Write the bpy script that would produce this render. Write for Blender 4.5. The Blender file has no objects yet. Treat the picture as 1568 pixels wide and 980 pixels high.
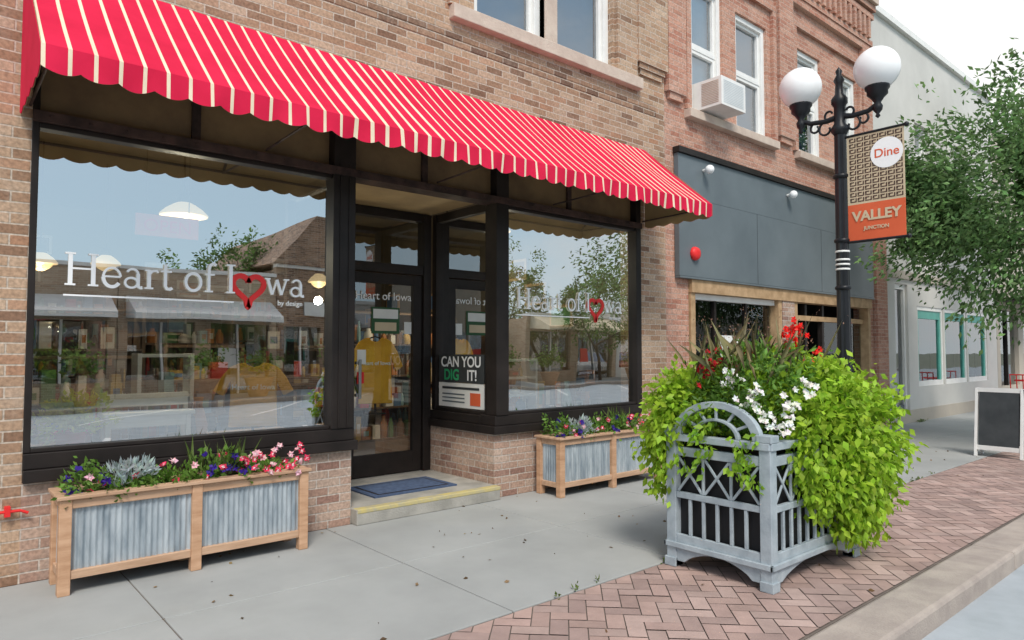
import bpy, math, random
import numpy as np
from mathutils import Vector, Matrix
random.seed(7); np.random.seed(7)
S = bpy.context.scene
COL = S.collection
R = math.radians

# ------------------------------------------------------------------ materials
def newmat(name):
    m = bpy.data.materials.new(name); m.use_nodes = True
    nt = m.node_tree; b = nt.nodes['Principled BSDF']
    return m, nt, b
def N(nt, t, **kw):
    n = nt.nodes.new(t)
    for k, v in kw.items():
        if k in n.inputs.keys(): n.inputs[k].default_value = v
        else: setattr(n, k, v)
    return n
def ramp(nt, stops):
    r = nt.nodes.new('ShaderNodeValToRGB'); e = r.color_ramp.elements
    while len(e) < len(stops): e.new(0.5)
    for i, (p, c) in enumerate(stops):
        e[i].position = p; e[i].color = (c[0], c[1], c[2], 1)
    return r
def mixc(nt, a, b, fac, mode='MIX'):
    m = nt.nodes.new('ShaderNodeMix'); m.data_type = 'RGBA'; m.blend_type = mode
    L = nt.links
    for s, v in ((m.inputs[0], fac), (m.inputs[6], a), (m.inputs[7], b)):
        if isinstance(v, (int, float)): s.default_value = v
        elif isinstance(v, tuple): s.default_value = (v[0], v[1], v[2], 1)
        else: L.new(v, s)
    return m.outputs[2]
def pm(name, c1, c2=None, scale=6, rough=0.6, metal=0.0, bump=0.0, bscale=60, spec=0.4, stretch=(1,1,1), detail=6, lo=0.35, hi=0.65):
    m, nt, b = newmat(name); L = nt.links
    c2 = c2 or tuple(x*0.8 for x in c1)
    tc = N(nt, 'ShaderNodeTexCoord'); mp = N(nt, 'ShaderNodeMapping'); mp.inputs['Scale'].default_value = stretch
    L.new(tc.outputs['Object'], mp.inputs[0])
    n = N(nt, 'ShaderNodeTexNoise', Scale=scale, Detail=detail, Roughness=0.6); L.new(mp.outputs[0], n.inputs['Vector'])
    r = ramp(nt, [(lo, c1), (hi, c2)]); L.new(n.outputs[0], r.inputs[0]); L.new(r.outputs[0], b.inputs['Base Color'])
    b.inputs['Roughness'].default_value = rough; b.inputs['Metallic'].default_value = metal
    b.inputs['Specular IOR Level'].default_value = spec
    if bump:
        n2 = N(nt, 'ShaderNodeTexNoise', Scale=bscale, Detail=4); L.new(mp.outputs[0], n2.inputs['Vector'])
        bp = N(nt, 'ShaderNodeBump', Strength=bump, Distance=0.01); L.new(n2.outputs[0], bp.inputs['Height']); L.new(bp.outputs[0], b.inputs['Normal'])
    return m
def brickmat(name, stops, mortar, w=0.205, h=0.068, ms=0.006, dirt=0.35):
    m, nt, b = newmat(name); L = nt.links
    tc = N(nt, 'ShaderNodeTexCoord'); sp = N(nt, 'ShaderNodeSeparateXYZ'); L.new(tc.outputs['Object'], sp.inputs[0])
    ad = N(nt, 'ShaderNodeMath', operation='ADD'); L.new(sp.outputs[0], ad.inputs[0]); L.new(sp.outputs[1], ad.inputs[1])
    cb = N(nt, 'ShaderNodeCombineXYZ'); L.new(ad.outputs[0], cb.inputs[0]); L.new(sp.outputs[2], cb.inputs[1])
    wn = N(nt, 'ShaderNodeTexNoise', Scale=3.0, Detail=3); L.new(tc.outputs['Object'], wn.inputs['Vector'])
    wv = N(nt, 'ShaderNodeVectorMath', operation='SCALE'); wv.inputs['Scale'].default_value = 0.012; L.new(wn.outputs['Color'], wv.inputs[0])
    va = N(nt, 'ShaderNodeVectorMath', operation='ADD'); L.new(cb.outputs[0], va.inputs[0]); L.new(wv.outputs[0], va.inputs[1])
    br = N(nt, 'ShaderNodeTexBrick', Scale=1.0); L.new(va.outputs[0], br.inputs['Vector'])
    br.inputs['Brick Width'].default_value = w; br.inputs['Row Height'].default_value = h
    br.inputs['Mortar Size'].default_value = ms; br.inputs['Mortar Smooth'].default_value = 0.3; br.inputs['Bias'].default_value = 0
    br.inputs['Color1'].default_value = (0,0,0,1); br.inputs['Color2'].default_value = (1,1,1,1); br.inputs['Mortar'].default_value = (0.5,0.5,0.5,1)
    r = ramp(nt, stops); L.new(br.outputs['Color'], r.inputs[0])
    big = N(nt, 'ShaderNodeTexNoise', Scale=0.9, Detail=5); L.new(tc.outputs['Object'], big.inputs['Vector'])
    rb = ramp(nt, [(0.35, (1,1,1)), (0.7, (1-dirt,1-dirt,1-dirt))]); L.new(big.outputs[0], rb.inputs[0])
    fine = N(nt, 'ShaderNodeTexNoise', Scale=45, Detail=4); L.new(tc.outputs['Object'], fine.inputs['Vector'])
    rf = ramp(nt, [(0.3, (0.68,0.68,0.68)), (0.7, (1.18,1.18,1.18))]); L.new(fine.outputs[0], rf.inputs[0])
    pn = N(nt, 'ShaderNodeTexNoise', Scale=2.3, Detail=8, Roughness=0.7); L.new(tc.outputs['Object'], pn.inputs['Vector'])
    rp = ramp(nt, [(0.52, (0,0,0)), (0.75, (0.45,0.45,0.45))]); L.new(pn.outputs[0], rp.inputs[0])
    c = mixc(nt, r.outputs[0], rb.outputs[0], 1.0, 'MULTIPLY')
    c = mixc(nt, c, mortar, br.outputs['Fac'])
    c = mixc(nt, c, mortar, rp.outputs[0])
    c = mixc(nt, c, rf.outputs[0], 1.0, 'MULTIPLY')
    L.new(c, b.inputs['Base Color']); b.inputs['Roughness'].default_value = 0.85; b.inputs['Specular IOR Level'].default_value = 0.2
    inv = N(nt, 'ShaderNodeMath', operation='SUBTRACT'); inv.inputs[0].default_value = 1; L.new(br.outputs['Fac'], inv.inputs[1])
    ah = N(nt, 'ShaderNodeMath', operation='MULTIPLY_ADD'); L.new(fine.outputs[0], ah.inputs[0]); ah.inputs[1].default_value = 0.4; L.new(inv.outputs[0], ah.inputs[2])
    bp = N(nt, 'ShaderNodeBump', Strength=0.7, Distance=0.008); L.new(ah.outputs[0], bp.inputs['Height']); L.new(bp.outputs[0], b.inputs['Normal'])
    return m
def glassmat(name, refl=0.5, tint=(0.85,0.92,0.9), wav=0.02, fres=1.0):
    m, nt, b = newmat(name); L = nt.links
    nt.nodes.remove(b); out = nt.nodes['Material Output']
    tr = N(nt, 'ShaderNodeBsdfTransparent'); tr.inputs[0].default_value = (*tint, 1)
    gl = N(nt, 'ShaderNodeBsdfGlossy', Roughness=0.0); gl.inputs[0].default_value = (0.95, 0.98, 1, 1)
    fr = N(nt, 'ShaderNodeFresnel', IOR=1.5)
    ma = N(nt, 'ShaderNodeMath', operation='MULTIPLY_ADD'); ma.use_clamp = True; ma.inputs[1].default_value = fres; ma.inputs[2].default_value = refl; L.new(fr.outputs[0], ma.inputs[0])
    tc = N(nt, 'ShaderNodeTexCoord'); n = N(nt, 'ShaderNodeTexNoise', Scale=1.3, Detail=1); L.new(tc.outputs['Object'], n.inputs['Vector'])
    bp = N(nt, 'ShaderNodeBump', Strength=wav, Distance=0.1); L.new(n.outputs[0], bp.inputs['Height']); L.new(bp.outputs[0], gl.inputs['Normal'])
    mx = N(nt, 'ShaderNodeMixShader'); L.new(ma.outputs[0], mx.inputs[0]); L.new(tr.outputs[0], mx.inputs[1]); L.new(gl.outputs[0], mx.inputs[2])
    L.new(mx.outputs[0], out.inputs[0]); return m
def emis(name, col, st):
    m, nt, b = newmat(name); b.inputs['Base Color'].default_value = (col[0]*0.5,col[1]*0.5,col[2]*0.5, 1)
    b.inputs['Emission Color'].default_value = (*col, 1); b.inputs['Emission Strength'].default_value = st; return m
def leafmat(name, trans=0.35, rough=0.5):
    m, nt, b = newmat(name); L = nt.links; out = nt.nodes['Material Output']
    at = N(nt, 'ShaderNodeAttribute'); at.attribute_name = 'Col'
    L.new(at.outputs['Color'], b.inputs['Base Color']); b.inputs['Roughness'].default_value = rough; b.inputs['Specular IOR Level'].default_value = 0.3
    t = N(nt, 'ShaderNodeBsdfTranslucent'); L.new(at.outputs['Color'], t.inputs[0])
    mx = N(nt, 'ShaderNodeMixShader'); mx.inputs[0].default_value = trans
    L.new(b.outputs[0], mx.inputs[1]); L.new(t.outputs[0], mx.inputs[2]); L.new(mx.outputs[0], out.inputs[0]); return m

M = {}
M['brick'] = brickmat('buff_brick', [(0.0,(0.27,0.155,0.10)),(0.22,(0.43,0.265,0.17)),(0.5,(0.51,0.335,0.22)),(0.8,(0.60,0.43,0.305)),(1.0,(0.47,0.25,0.15))], (0.55,0.46,0.375), dirt=0.3)
M['brickdk'] = brickmat('brown_brick', [(0.0,(0.20,0.12,0.085)),(0.5,(0.35,0.215,0.14)),(1.0,(0.48,0.30,0.20))], (0.48,0.40,0.33))
M['pink'] = brickmat('pink_brick', [(0.0,(0.47,0.21,0.145)),(0.4,(0.57,0.30,0.215)),(0.75,(0.62,0.36,0.265)),(1.0,(0.50,0.25,0.175))], (0.56,0.41,0.335), dirt=0.2)
M['lowbrick'] = brickmat('pale_bulkhead_brick', [(0.0,(0.36,0.21,0.165)),(0.4,(0.50,0.33,0.25)),(1.0,(0.58,0.43,0.34))], (0.55,0.48,0.42))
M['oppbrick'] = brickmat('opposite_brick', [(0.0,(0.50,0.34,0.23)),(1.0,(0.62,0.48,0.35))], (0.55,0.49,0.4))
M['stone'] = pm('sandstone', (0.62,0.51,0.42), (0.50,0.39,0.32), 5, 0.85, bump=0.4)
M['dark'] = pm('dark_bronze_frame', (0.014,0.011,0.010), (0.026,0.020,0.018), 3, 0.5, spec=0.25)
M['steel'] = pm('riveted_steel_lintel', (0.03,0.02,0.018), (0.085,0.05,0.042), 7, 0.6, spec=0.25)
M['tan'] = pm('tan_canvas', (0.40,0.28,0.14), (0.31,0.215,0.11), 3, 0.9, bump=0.2, bscale=8)
M['transom'] = pm('transom_board', (0.25,0.165,0.08), (0.14,0.09,0.05), 2, 0.7)
M['red'] = pm('red_canvas', (0.68,0.017,0.065), (0.58,0.012,0.05), 2.5, 0.8, bump=0.2, bscale=6, spec=0.15)
M['cream'] = pm('cream_canvas', (0.82,0.71,0.52), (0.72,0.60,0.43), 4, 0.8, spec=0.2)
M['white'] = pm('white_paint', (0.82,0.81,0.78), (0.74,0.73,0.70), 4, 0.5)
M['whitev'] = pm('white_vinyl', (0.92,0.92,0.92), (0.90,0.90,0.90), 2, 0.5)
M['redv'] = pm('red_vinyl', (0.80,0.03,0.03), (0.75,0.025,0.025), 2, 0.5)
M['glass'] = glassmat('shop_window_glass', 0.47)
M['glassd'] = glassmat('door_glass', 0.13)
M['glassv'] = glassmat('vacant_shop_glass', 0.05, fres=0.5)
M['winglass'] = glassmat('upstairs_window_glass', 0.25, (0.7,0.8,0.85))
M['blue'] = pm('sky_reflection_blue', (0.13,0.20,0.29), (0.10,0.16,0.24), 2, 0.8)  # sky reflection of upstairs panes, put into the backing colour
M['blind'] = pm('pale_blind', (0.72,0.76,0.77), (0.62,0.66,0.68), 2, 0.8)
M['conc'] = pm('sidewalk_concrete', (0.40,0.41,0.40), (0.31,0.318,0.31), 1.1, 0.85, bump=0.15, bscale=180, detail=10, lo=0.3, hi=0.72)
M['step'] = pm('step_concrete', (0.42,0.40,0.36), (0.29,0.28,0.25), 5, 0.85, bump=0.3)
M['yellow'] = pm('worn_yellow_paint', (0.60,0.49,0.17), (0.40,0.37,0.27), 9, 0.8)
M['kerb'] = pm('kerb_concrete', (0.44,0.38,0.33), (0.33,0.28,0.25), 4, 0.9, bump=0.4, bscale=70)
M['road'] = pm('road_surface', (0.42,0.46,0.49), (0.34,0.375,0.40), 2.5, 0.9, bump=0.4, bscale=200, detail=10)
M['line'] = pm('road_marking_paint', (0.80,0.81,0.81), (0.65,0.66,0.66), 14, 0.8)
M['ground'] = pm('ground_soil', (0.22,0.22,0.18), (0.16,0.18,0.12), 0.3, 0.95)
M['joint'] = pm('joint_dirt', (0.19,0.155,0.13), (0.13,0.11,0.095), 6, 0.95)
M['cedar'] = pm('cedar_wood', (0.60,0.37,0.23), (0.45,0.25,0.14), 5, 0.7, stretch=(1,1,5), bump=0.15)
M['cedarh'] = pm('cedar_wood_rail', (0.58,0.38,0.25), (0.43,0.26,0.16), 5, 0.7, stretch=(0.6,6,6), bump=0.15)
M['galv'] = pm('galvanised_metal', (0.50,0.55,0.58), (0.24,0.29,0.33), 5, 0.5, metal=0.3, stretch=(3,1,0.6), detail=10)
M['soil'] = pm('potting_soil', (0.03,0.022,0.016), None, 20, 1.0)
M['greyp'] = pm('grey_painted_wood', (0.40,0.455,0.49), (0.29,0.34,0.375), 9, 0.6, bump=0.2)
M['black'] = pm('black_paint', (0.010,0.011,0.013), (0.016,0.017,0.02), 5, 0.4, spec=0.3)
M['liner'] = pm('black_liner', (0.008,0.008,0.01), None, 5, 0.6)
M['globe'] = pm('white_globe', (0.90,0.90,0.89), (0.87,0.87,0.86), 1, 0.25)
M['panel'] = pm('grey_metal_panel', (0.155,0.185,0.20), (0.115,0.14,0.155), 0.8, 0.45)
M['stucco'] = pm('pale_stucco', (0.64,0.62,0.58), (0.54,0.525,0.49), 0.7, 0.9, bump=0.15)
M['stucco2'] = pm('beige_stucco', (0.52,0.46,0.38), (0.44,0.39,0.33), 0.7, 0.9)
M['teal'] = pm('teal_trim', (0.10,0.40,0.33), None, 3, 0.5)
M['rawwood'] = pm('raw_timber', (0.52,0.35,0.20), (0.36,0.23,0.12), 8, 0.8)
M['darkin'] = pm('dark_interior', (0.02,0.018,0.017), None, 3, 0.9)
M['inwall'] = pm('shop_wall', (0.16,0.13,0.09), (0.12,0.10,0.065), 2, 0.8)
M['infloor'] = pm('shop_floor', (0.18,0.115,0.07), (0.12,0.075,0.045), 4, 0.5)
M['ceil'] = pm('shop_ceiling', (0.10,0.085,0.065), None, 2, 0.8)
M['mustard'] = pm('mustard_cotton', (0.84,0.45,0.05), (0.70,0.36,0.035), 6, 0.9, bump=0.8, bscale=9)
M['cardb'] = pm('black_chalkboard', (0.03,0.035,0.038), (0.05,0.055,0.058), 4, 0.7)
M['orange'] = pm('orange_banner', (0.72,0.13,0.05), (0.64,0.11,0.04), 3, 0.7)
M['btan'] = pm('tan_banner', (0.62,0.50,0.34), (0.56,0.45,0.30), 3, 0.7)
M['brown'] = pm('brown_print', (0.075,0.038,0.028), None, 3, 0.7)
M['bluemat'] = pm('blue_doormat', (0.08,0.12,0.21), (0.05,0.075,0.14), 25, 0.95)
M['green'] = pm('green_print', (0.04,0.45,0.18), None, 3, 0.6)
M['tyre'] = pm('tyre_rubber', (0.02,0.02,0.02), None, 4, 0.8)
M['chrome'] = pm('brushed_metal', (0.5,0.5,0.5), None, 4, 0.3, metal=0.9)
M['leaf'] = leafmat('leaf_surface', 0.42)
M['petal'] = leafmat('petal_surface', 0.2)
M['bark'] = pm('bark', (0.09,0.07,0.05), (0.05,0.04,0.03), 12, 0.95, stretch=(1,1,0.3), bump=0.6)
M['lampglow'] = emis('pendant_glass_glow', (1.0, 0.70, 0.36), 0.75)
M['bgreen'] = pm('dark_green', (0.03,0.10,0.04), None, 3, 0.6)

m, nt, b = newmat('clay_pavers'); at = N(nt, 'ShaderNodeAttribute'); at.attribute_name = 'Col'
tc = N(nt, 'ShaderNodeTexCoord'); n = N(nt, 'ShaderNodeTexNoise', Scale=3, Detail=10, Roughness=0.7); nt.links.new(tc.outputs['Object'], n.inputs['Vector'])
r = ramp(nt, [(0.3,(0.74,0.74,0.74)),(0.7,(1.15,1.15,1.15))]); nt.links.new(n.outputs[0], r.inputs[0])
nt.links.new(mixc(nt, at.outputs['Color'], r.outputs[0], 1.0, 'MULTIPLY'), b.inputs['Base Color']); b.inputs['Roughness'].default_value = 0.85
n2 = N(nt, 'ShaderNodeTexNoise', Scale=150, Detail=3); nt.links.new(tc.outputs['Object'], n2.inputs['Vector'])
bp = N(nt, 'ShaderNodeBump', Strength=0.3, Distance=0.004); nt.links.new(n2.outputs[0], bp.inputs['Height']); nt.links.new(bp.outputs[0], b.inputs['Normal'])
M['paver'] = m

# ------------------------------------------------------------------ mesh builder
def empty(name, loc=(0,0,0)):
    e = bpy.data.objects.new(name, None); e.location = loc; COL.objects.link(e); e.empty_display_size = 0.2
    return e
class MB:
    def __init__(s): s.v=[]; s.f=[]; s.m=[]; s.sm=[]; s.mats=[]; s.c=None
    def mi(s, mat):
        mat = M[mat] if isinstance(mat, str) else mat
        if mat not in s.mats: s.mats.append(mat)
        return s.mats.index(mat)
    def add(s, vs, fs, mat, smooth=False):
        o = len(s.v); s.v += [tuple(p) for p in vs]; k = s.mi(mat)
        for f in fs: s.f.append(tuple(i+o for i in f)); s.m.append(k); s.sm.append(smooth)
    def box(s, x0,x1,y0,y1,z0,z1, mat):
        v=[(x0,y0,z0),(x1,y0,z0),(x1,y1,z0),(x0,y1,z0),(x0,y0,z1),(x1,y0,z1),(x1,y1,z1),(x0,y1,z1)]
        s.add(v, [(0,3,2,1),(4,5,6,7),(0,1,5,4),(1,2,6,5),(2,3,7,6),(3,0,4,7)], mat)
    def poly(s, pts, mat): s.add(pts, [tuple(range(len(pts)))], mat)
    def prism(s, pts, vec, mat):
        n=len(pts); a=[Vector(p) for p in pts]; vv=Vector(vec)
        fs=[tuple(range(n-1,-1,-1)), tuple(range(n,2*n))]+[(i,(i+1)%n,(i+1)%n+n,i+n) for i in range(n)]
        s.add(a+[p+vv for p in a], fs, mat)
    def beam(s, p, q, w, h, mat, up=(0,0,1)):
        p=Vector(p); q=Vector(q); d=(q-p).normalized(); u=Vector(up)
        if abs(d.dot(u))>0.98: u=Vector((0,1,0))
        a=d.cross(u).normalized(); b2=a.cross(d).normalized()
        v=[e+a*(i*w/2)+b2*(j*h/2) for e in (p,q) for i,j in ((-1,-1),(1,-1),(1,1),(-1,1))]
        s.add(v, [(0,3,2,1),(4,5,6,7),(0,1,5,4),(1,2,6,5),(2,3,7,6),(3,0,4,7)], mat)
    def tube(s, pts, rad, mat, n=8, smooth=True):
        pts=[Vector(p) for p in pts]; 
        if isinstance(rad,(int,float)): rad=[rad]*len(pts)
        v=[]; ref=None
        for i,p in enumerate(pts):
            d=(pts[min(i+1,len(pts)-1)]-pts[max(i-1,0)]).normalized()
            if ref is None: ref = Vector((1,0,0)) if abs(d.x)<0.8 else Vector((0,1,0))
            a=(ref-d*ref.dot(d)).normalized(); ref=a; b2=d.cross(a)
            for k in range(n):
                t=2*math.pi*k/n; v.append(p+(a*math.cos(t)+b2*math.sin(t))*rad[i])
        f=[]
        for i in range(len(pts)-1):
            for k in range(n):
                f.append((i*n+k, i*n+(k+1)%n, (i+1)*n+(k+1)%n, (i+1)*n+k))
        s.add(v,f,mat,smooth)
        s.add(v[:n],[tuple(range(n-1,-1,-1))],mat); s.add(v[-n:],[tuple(range(n))],mat)
    def lathe(s, c, prof, mat, n=24, smooth=True, flute=0):
        v=[]; 
        for r,z in prof:
            for k in range(n):
                t=2*math.pi*k/n; rr=r*(1-flute*(k%2)); v.append((c[0]+rr*math.cos(t), c[1]+rr*math.sin(t), c[2]+z))
        f=[(i*n+k, i*n+(k+1)%n, (i+1)*n+(k+1)%n, (i+1)*n+k) for i in range(len(prof)-1) for k in range(n)]
        s.add(v,f,mat,smooth)
    def sphere(s, c, r, mat, n=24, sz=1.0):
        s.lathe(c, [(max(1e-4,r*math.sin(math.pi*i/14)), -r*sz*math.cos(math.pi*i/14)) for i in range(15)], mat, n)
    def done(s, name, parent=None, bevel=0):
        me=bpy.data.meshes.new(name); me.from_pydata(s.v,[],s.f)
        for m_ in s.mats: me.materials.append(m_)
        me.polygons.foreach_set('material_index', s.m); me.polygons.foreach_set('use_smooth', s.sm); me.update()
        o=bpy.data.objects.new(name, me); COL.objects.link(o)
        if parent: o.parent=parent
        if bevel:
            bm=o.modifiers.new('bevel','BEVEL'); bm.width=bevel; bm.segments=2; bm.limit_method='ANGLE'
        return o

def leaves(name, pos, dirs, sizes, cols, parent=None, mat='leaf', width=0.55, fold=0.25):
    n=len(pos); d=dirs/np.linalg.norm(dirs,axis=1,keepdims=True)
    rnd=np.random.normal(size=(n,3)); a=np.cross(d,rnd); a/=np.linalg.norm(a,axis=1,keepdims=True); nn=np.cross(a,d)
    L=sizes[:,None]; W=L*width*0.5
    p0=pos; p2=pos+d*L-nn*L*0.12
    mid=pos+d*L*0.42+nn*L*0.04
    p1=mid+a*W-nn*L*fold*0.4; p3=mid-a*W-nn*L*fold*0.4
    v=np.stack([p0,p1,p2,p3,mid],axis=1).reshape(-1,3)
    f=np.arange(n)[:,None]*5
    F=np.concatenate([f+np.array([0,1,4]),f+np.array([1,2,4]),f+np.array([2,3,4]),f+np.array([3,0,4])],axis=0)
    me=bpy.data.meshes.new(name); me.from_pydata(v.tolist(),[],F.tolist()); me.materials.append(M[mat])
    ca=me.color_attributes.new('Col','FLOAT_COLOR','POINT')
    c=np.ones((n*5,4)); c[:,:3]=np.repeat(cols,5,axis=0); ca.data.foreach_set('color', c.ravel())
    me.polygons.foreach_set('use_smooth',[True]*len(F))
    o=bpy.data.objects.new(name,me); COL.objects.link(o)
    if parent: o.parent=parent
    return o
def varcol(base, n, amt=0.25):
    k=1+np.random.uniform(-amt,amt,(n,1)); j=1+np.random.uniform(-0.08,0.08,(n,3)); return np.clip(np.array(base)*k*j,0,1)
def clumps(centers, n_per, spread, size, outc, droop=0.4, jit=0.6):
    c=np.repeat(np.array(centers),n_per,axis=0); n=len(c)
    off=np.random.normal(size=(n,3))*spread
    d=(c-np.array(outc)); d/=np.linalg.norm(d,axis=1,keepdims=True)+1e-6
    d=d*0.8+np.random.normal(size=(n,3))*jit; d[:,2]-=droop
    return c+off, d, np.random.uniform(0.7,1.25,n)*size
def flowers(name, pts, size, cols, parent, nrm=(-0.4,-0.8,0.5), cen=None):
    P=[];D=[];Sz=[];C=[]
    for p,c in zip(pts,cols):
        nv=Vector(nrm)+Vector(np.random.normal(size=3)*0.35); nv.normalize()
        a=nv.orthogonal().normalized(); b2=nv.cross(a)
        for k in range(6):
            t=2*math.pi*k/6; dd=a*math.cos(t)+b2*math.sin(t)+nv*0.25
            P.append(p); D.append(dd); Sz.append(size*random.uniform(0.85,1.1)); C.append([min(1,x*random.uniform(0.9,1.1)) for x in c])
    o=leaves(name, np.array(P), np.array(D), np.array(Sz), np.array(C), parent, 'petal', 0.95, 0.1)
    if cen is not None:
        o2=leaves(name+'_centres', np.array(P)+np.array(nrm)*0.003, np.array(D), np.array(Sz)*0.5, np.tile(np.array(cen),(len(P),1)), parent,'petal',0.9,0.1)
    return o
def text(body, size, loc, rot, mat, parent, name, align='CENTER', sx=1.0, ext=0.0008, bold=0.0):
    c=bpy.data.curves.new(name,'FONT'); c.body=body; c.size=size; c.extrude=ext; c.align_x=align; c.offset=bold
    c.materials.append(M[mat]); o=bpy.data.objects.new(name,c); COL.objects.link(o); o.location=loc; o.rotation_euler=rot; o.scale=(sx,1,1); o.parent=parent
    return o

# ------------------------------------------------------------------ ground, road, sidewalks
mb=MB(); mb.poly([(-300,-300,-0.16),(300,-300,-0.16),(300,300,-0.16),(-300,300,-0.16)],'ground'); mb.done('ground')
mb=MB(); mb.poly([(-120,-15,-0.125),(160,-15,-0.125),(160,-3.83,-0.125),(-120,-3.83,-0.125)],'road'); mb.done('road')
mb=MB()
def qd(p,q,w,z=-0.12):
    p=Vector((p[0],p[1],z)); q=Vector((q[0],q[1],z)); d=(q-p).normalized(); a=Vector((-d.y,d.x,0))*w/2
    mb.poly([p-a,q-a,q+a,p+a],'line')
for k in range(-8,20):
    x=5.0+k*3.6; qd((x,-4.15),(x+1.2,-8.6),0.1)
for k in range(-8,20):
    x=5.15+k*3.6; qd((x,-14.6),(x-2.6,-11.4),0.1)
mb.done('parking_bay_markings')
mb=MB()
for (x0) in np.arange(-30,60,3.0):
    mb.box(x0+0.004,x0+2.996,-3.83,-3.55,-0.2,0.0,'kerb')
    mb.box(x0+0.004,x0+2.996,-15.25,-15.0,-0.2,0.0,'kerb')
mb.done('kerb', bevel=0.025)
mb=MB(); mb.box(-30,60,-3.55,0.3,-0.14,-0.009,'joint'); mb.box(-30,60,-19.5,-15.25,-0.14,-0.01,'joint')
mb.done('sidewalk_base')
mb=MB()
xs=[1.04+1.5*k for k in range(-20,40)]
for i in range(len(xs)-1):
    for (a,b_) in ((-2.33,-1.18),(-1.18,0.0)):
        mb.box(xs[i]+0.004,xs[i+1]-0.004,a+0.004,b_-0.004,-0.05,random.uniform(-0.0015,0.0015),'conc')
    mb.box(xs[i]+0.004,xs[i+1]-0.004,-18,-15.26,-0.05,0,'conc')
mb.done('concrete_sidewalk', bevel=0.005)
import bmesh
bm=bmesh.new(); cl=bm.verts.layers.float_color.new('Col')
W=0.1; g=0.0032; c45=math.cos(math.pi/4)
def paver(cx,cy,wx,wy):
    pts=[(cx+g,cy+g),(cx+wx-g,cy+g),(cx+wx-g,cy+wy-g),(cx+g,cy+wy-g)]
    out=[]
    for x,y in pts: out.append((x*c45-y*c45, x*c45+y*c45))
    mx=sum(p[0] for p in out)/4; my=sum(p[1] for p in out)/4
    if not(-5<mx<26 and -1.3<my<0.1): return
    k=random.uniform(0.84,1.12); base=random.choice([(0.43,0.30,0.26),(0.41,0.285,0.25),(0.46,0.335,0.295),(0.38,0.27,0.24)])
    z=random.uniform(-0.003,0.0); tx=random.uniform(-0.008,0.008); ty=random.uniform(-0.008,0.008)
    vs=[]
    for x,y in out:
        v=bm.verts.new((x, y-2.33, z+(x-mx)*tx+(y-my)*ty)); v[cl]=(base[0]*k,base[1]*k,base[2]*k,1); vs.append(v)
    bm.faces.new(vs)
for rr in range(-260,30):
    for k in range(-80,80):
        x=(rr+4*k); y=rr
        mx=(x-y)*W*c45; my=(x+y)*W*c45
        if -5.5<mx<26.5 and -1.6<my<0.4:
            paver(x*W,y*W,2*W,W); paver((x+2)*W,(y-1)*W,W,2*W)
for co,no in (((0,-2.345,0),(0,1,0)),((0,-3.54,0),(0,-1,0))):
    bmesh.ops.bisect_plane(bm,geom=bm.verts[:]+bm.edges[:]+bm.faces[:],plane_co=co,plane_no=no,clear_outer=True)
me=bpy.data.meshes.new('brick_paver_strip'); bm.to_mesh(me); bm.free(); me.materials.append(M['paver'])
o=bpy.data.objects.new('brick_paver_strip',me); COL.objects.link(o)

# ------------------------------------------------------------------ wall helper
def wall(mb, x0,x1,y0,y1,z0,z1, ops, mat):
    X=sorted(set([x0,x1]+[c for o in ops for c in o[:2]])); Z=sorted(set([z0,z1]+[c for o in ops for c in o[2:]]))
    Z=[z for z in Z if z0<=z<=z1]
    for i in range(len(X)-1):
        zs=None
        for j in range(len(Z)-1):
            cx=(X[i]+X[i+1])/2; cz=(Z[j]+Z[j+1])/2
            inside=any(o[0]<cx<o[1] and o[2]<cz<o[3] for o in ops)
            if not inside and zs is None: zs=Z[j]
            if inside and zs is not None: mb.box(X[i],X[i+1],y0,y1,zs,Z[j],mat); zs=None
        if zs is not None: mb.box(X[i],X[i+1],y0,y1,zs,z1,mat)
def sash(par, x0,x1,z0,z1,y, name, trim='white', shade='blue', t=0.08, split=0.5, upper=None):
    mb=MB()
    mb.box(x0,x0+t,y-0.03,y+0.1,z0,z1,trim); mb.box(x1-t,x1,y-0.03,y+0.1,z0,z1,trim)
    mb.box(x0+t,x1-t,y-0.03,y+0.1,z1-t,z1,trim); mb.box(x0+t,x1-t,y-0.05,y+0.1,z0,z0+t*0.8,trim)
    zm=z0+(z1-z0)*split; mb.box(x0+t,x1-t,y+0.0,y+0.09,zm-0.025,zm+0.025,trim)
    s_=0.045
    for a,b_ in ((z0+t*0.8,zm-0.025),(zm+0.025,z1-t)):
        mb.box(x0+t,x0+t+s_,y+0.01,y+0.08,a,b_,trim); mb.box(x1-t-s_,x1-t,y+0.01,y+0.08,a,b_,trim)
        mb.box(x0+t+s_,x1-t-s_,y+0.01,y+0.08,b_-s_,b_,trim)
        mb.box(x0+t+s_,x1-t-s_,y+0.01,y+0.08,a,a+s_,trim)
    mb.poly([(x0+t,y+0.05,z0+t),(x1-t,y+0.05,z0+t),(x1-t,y+0.05,z1-t),(x0+t,y+0.05,z1-t)],'winglass')
    mb.poly([(x0+t,y+0.15,z0),(x1-t,y+0.15,z0),(x1-t,y+0.15,zm),(x0+t,y+0.15,zm)],shade)
    mb.poly([(x0+t,y+0.13,zm),(x1-t,y+0.13,zm),(x1-t,y+0.13,z1),(x0+t,y+0.13,z1)],upper or shade)
    return mb.done(name,par,bevel=0.004)

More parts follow.
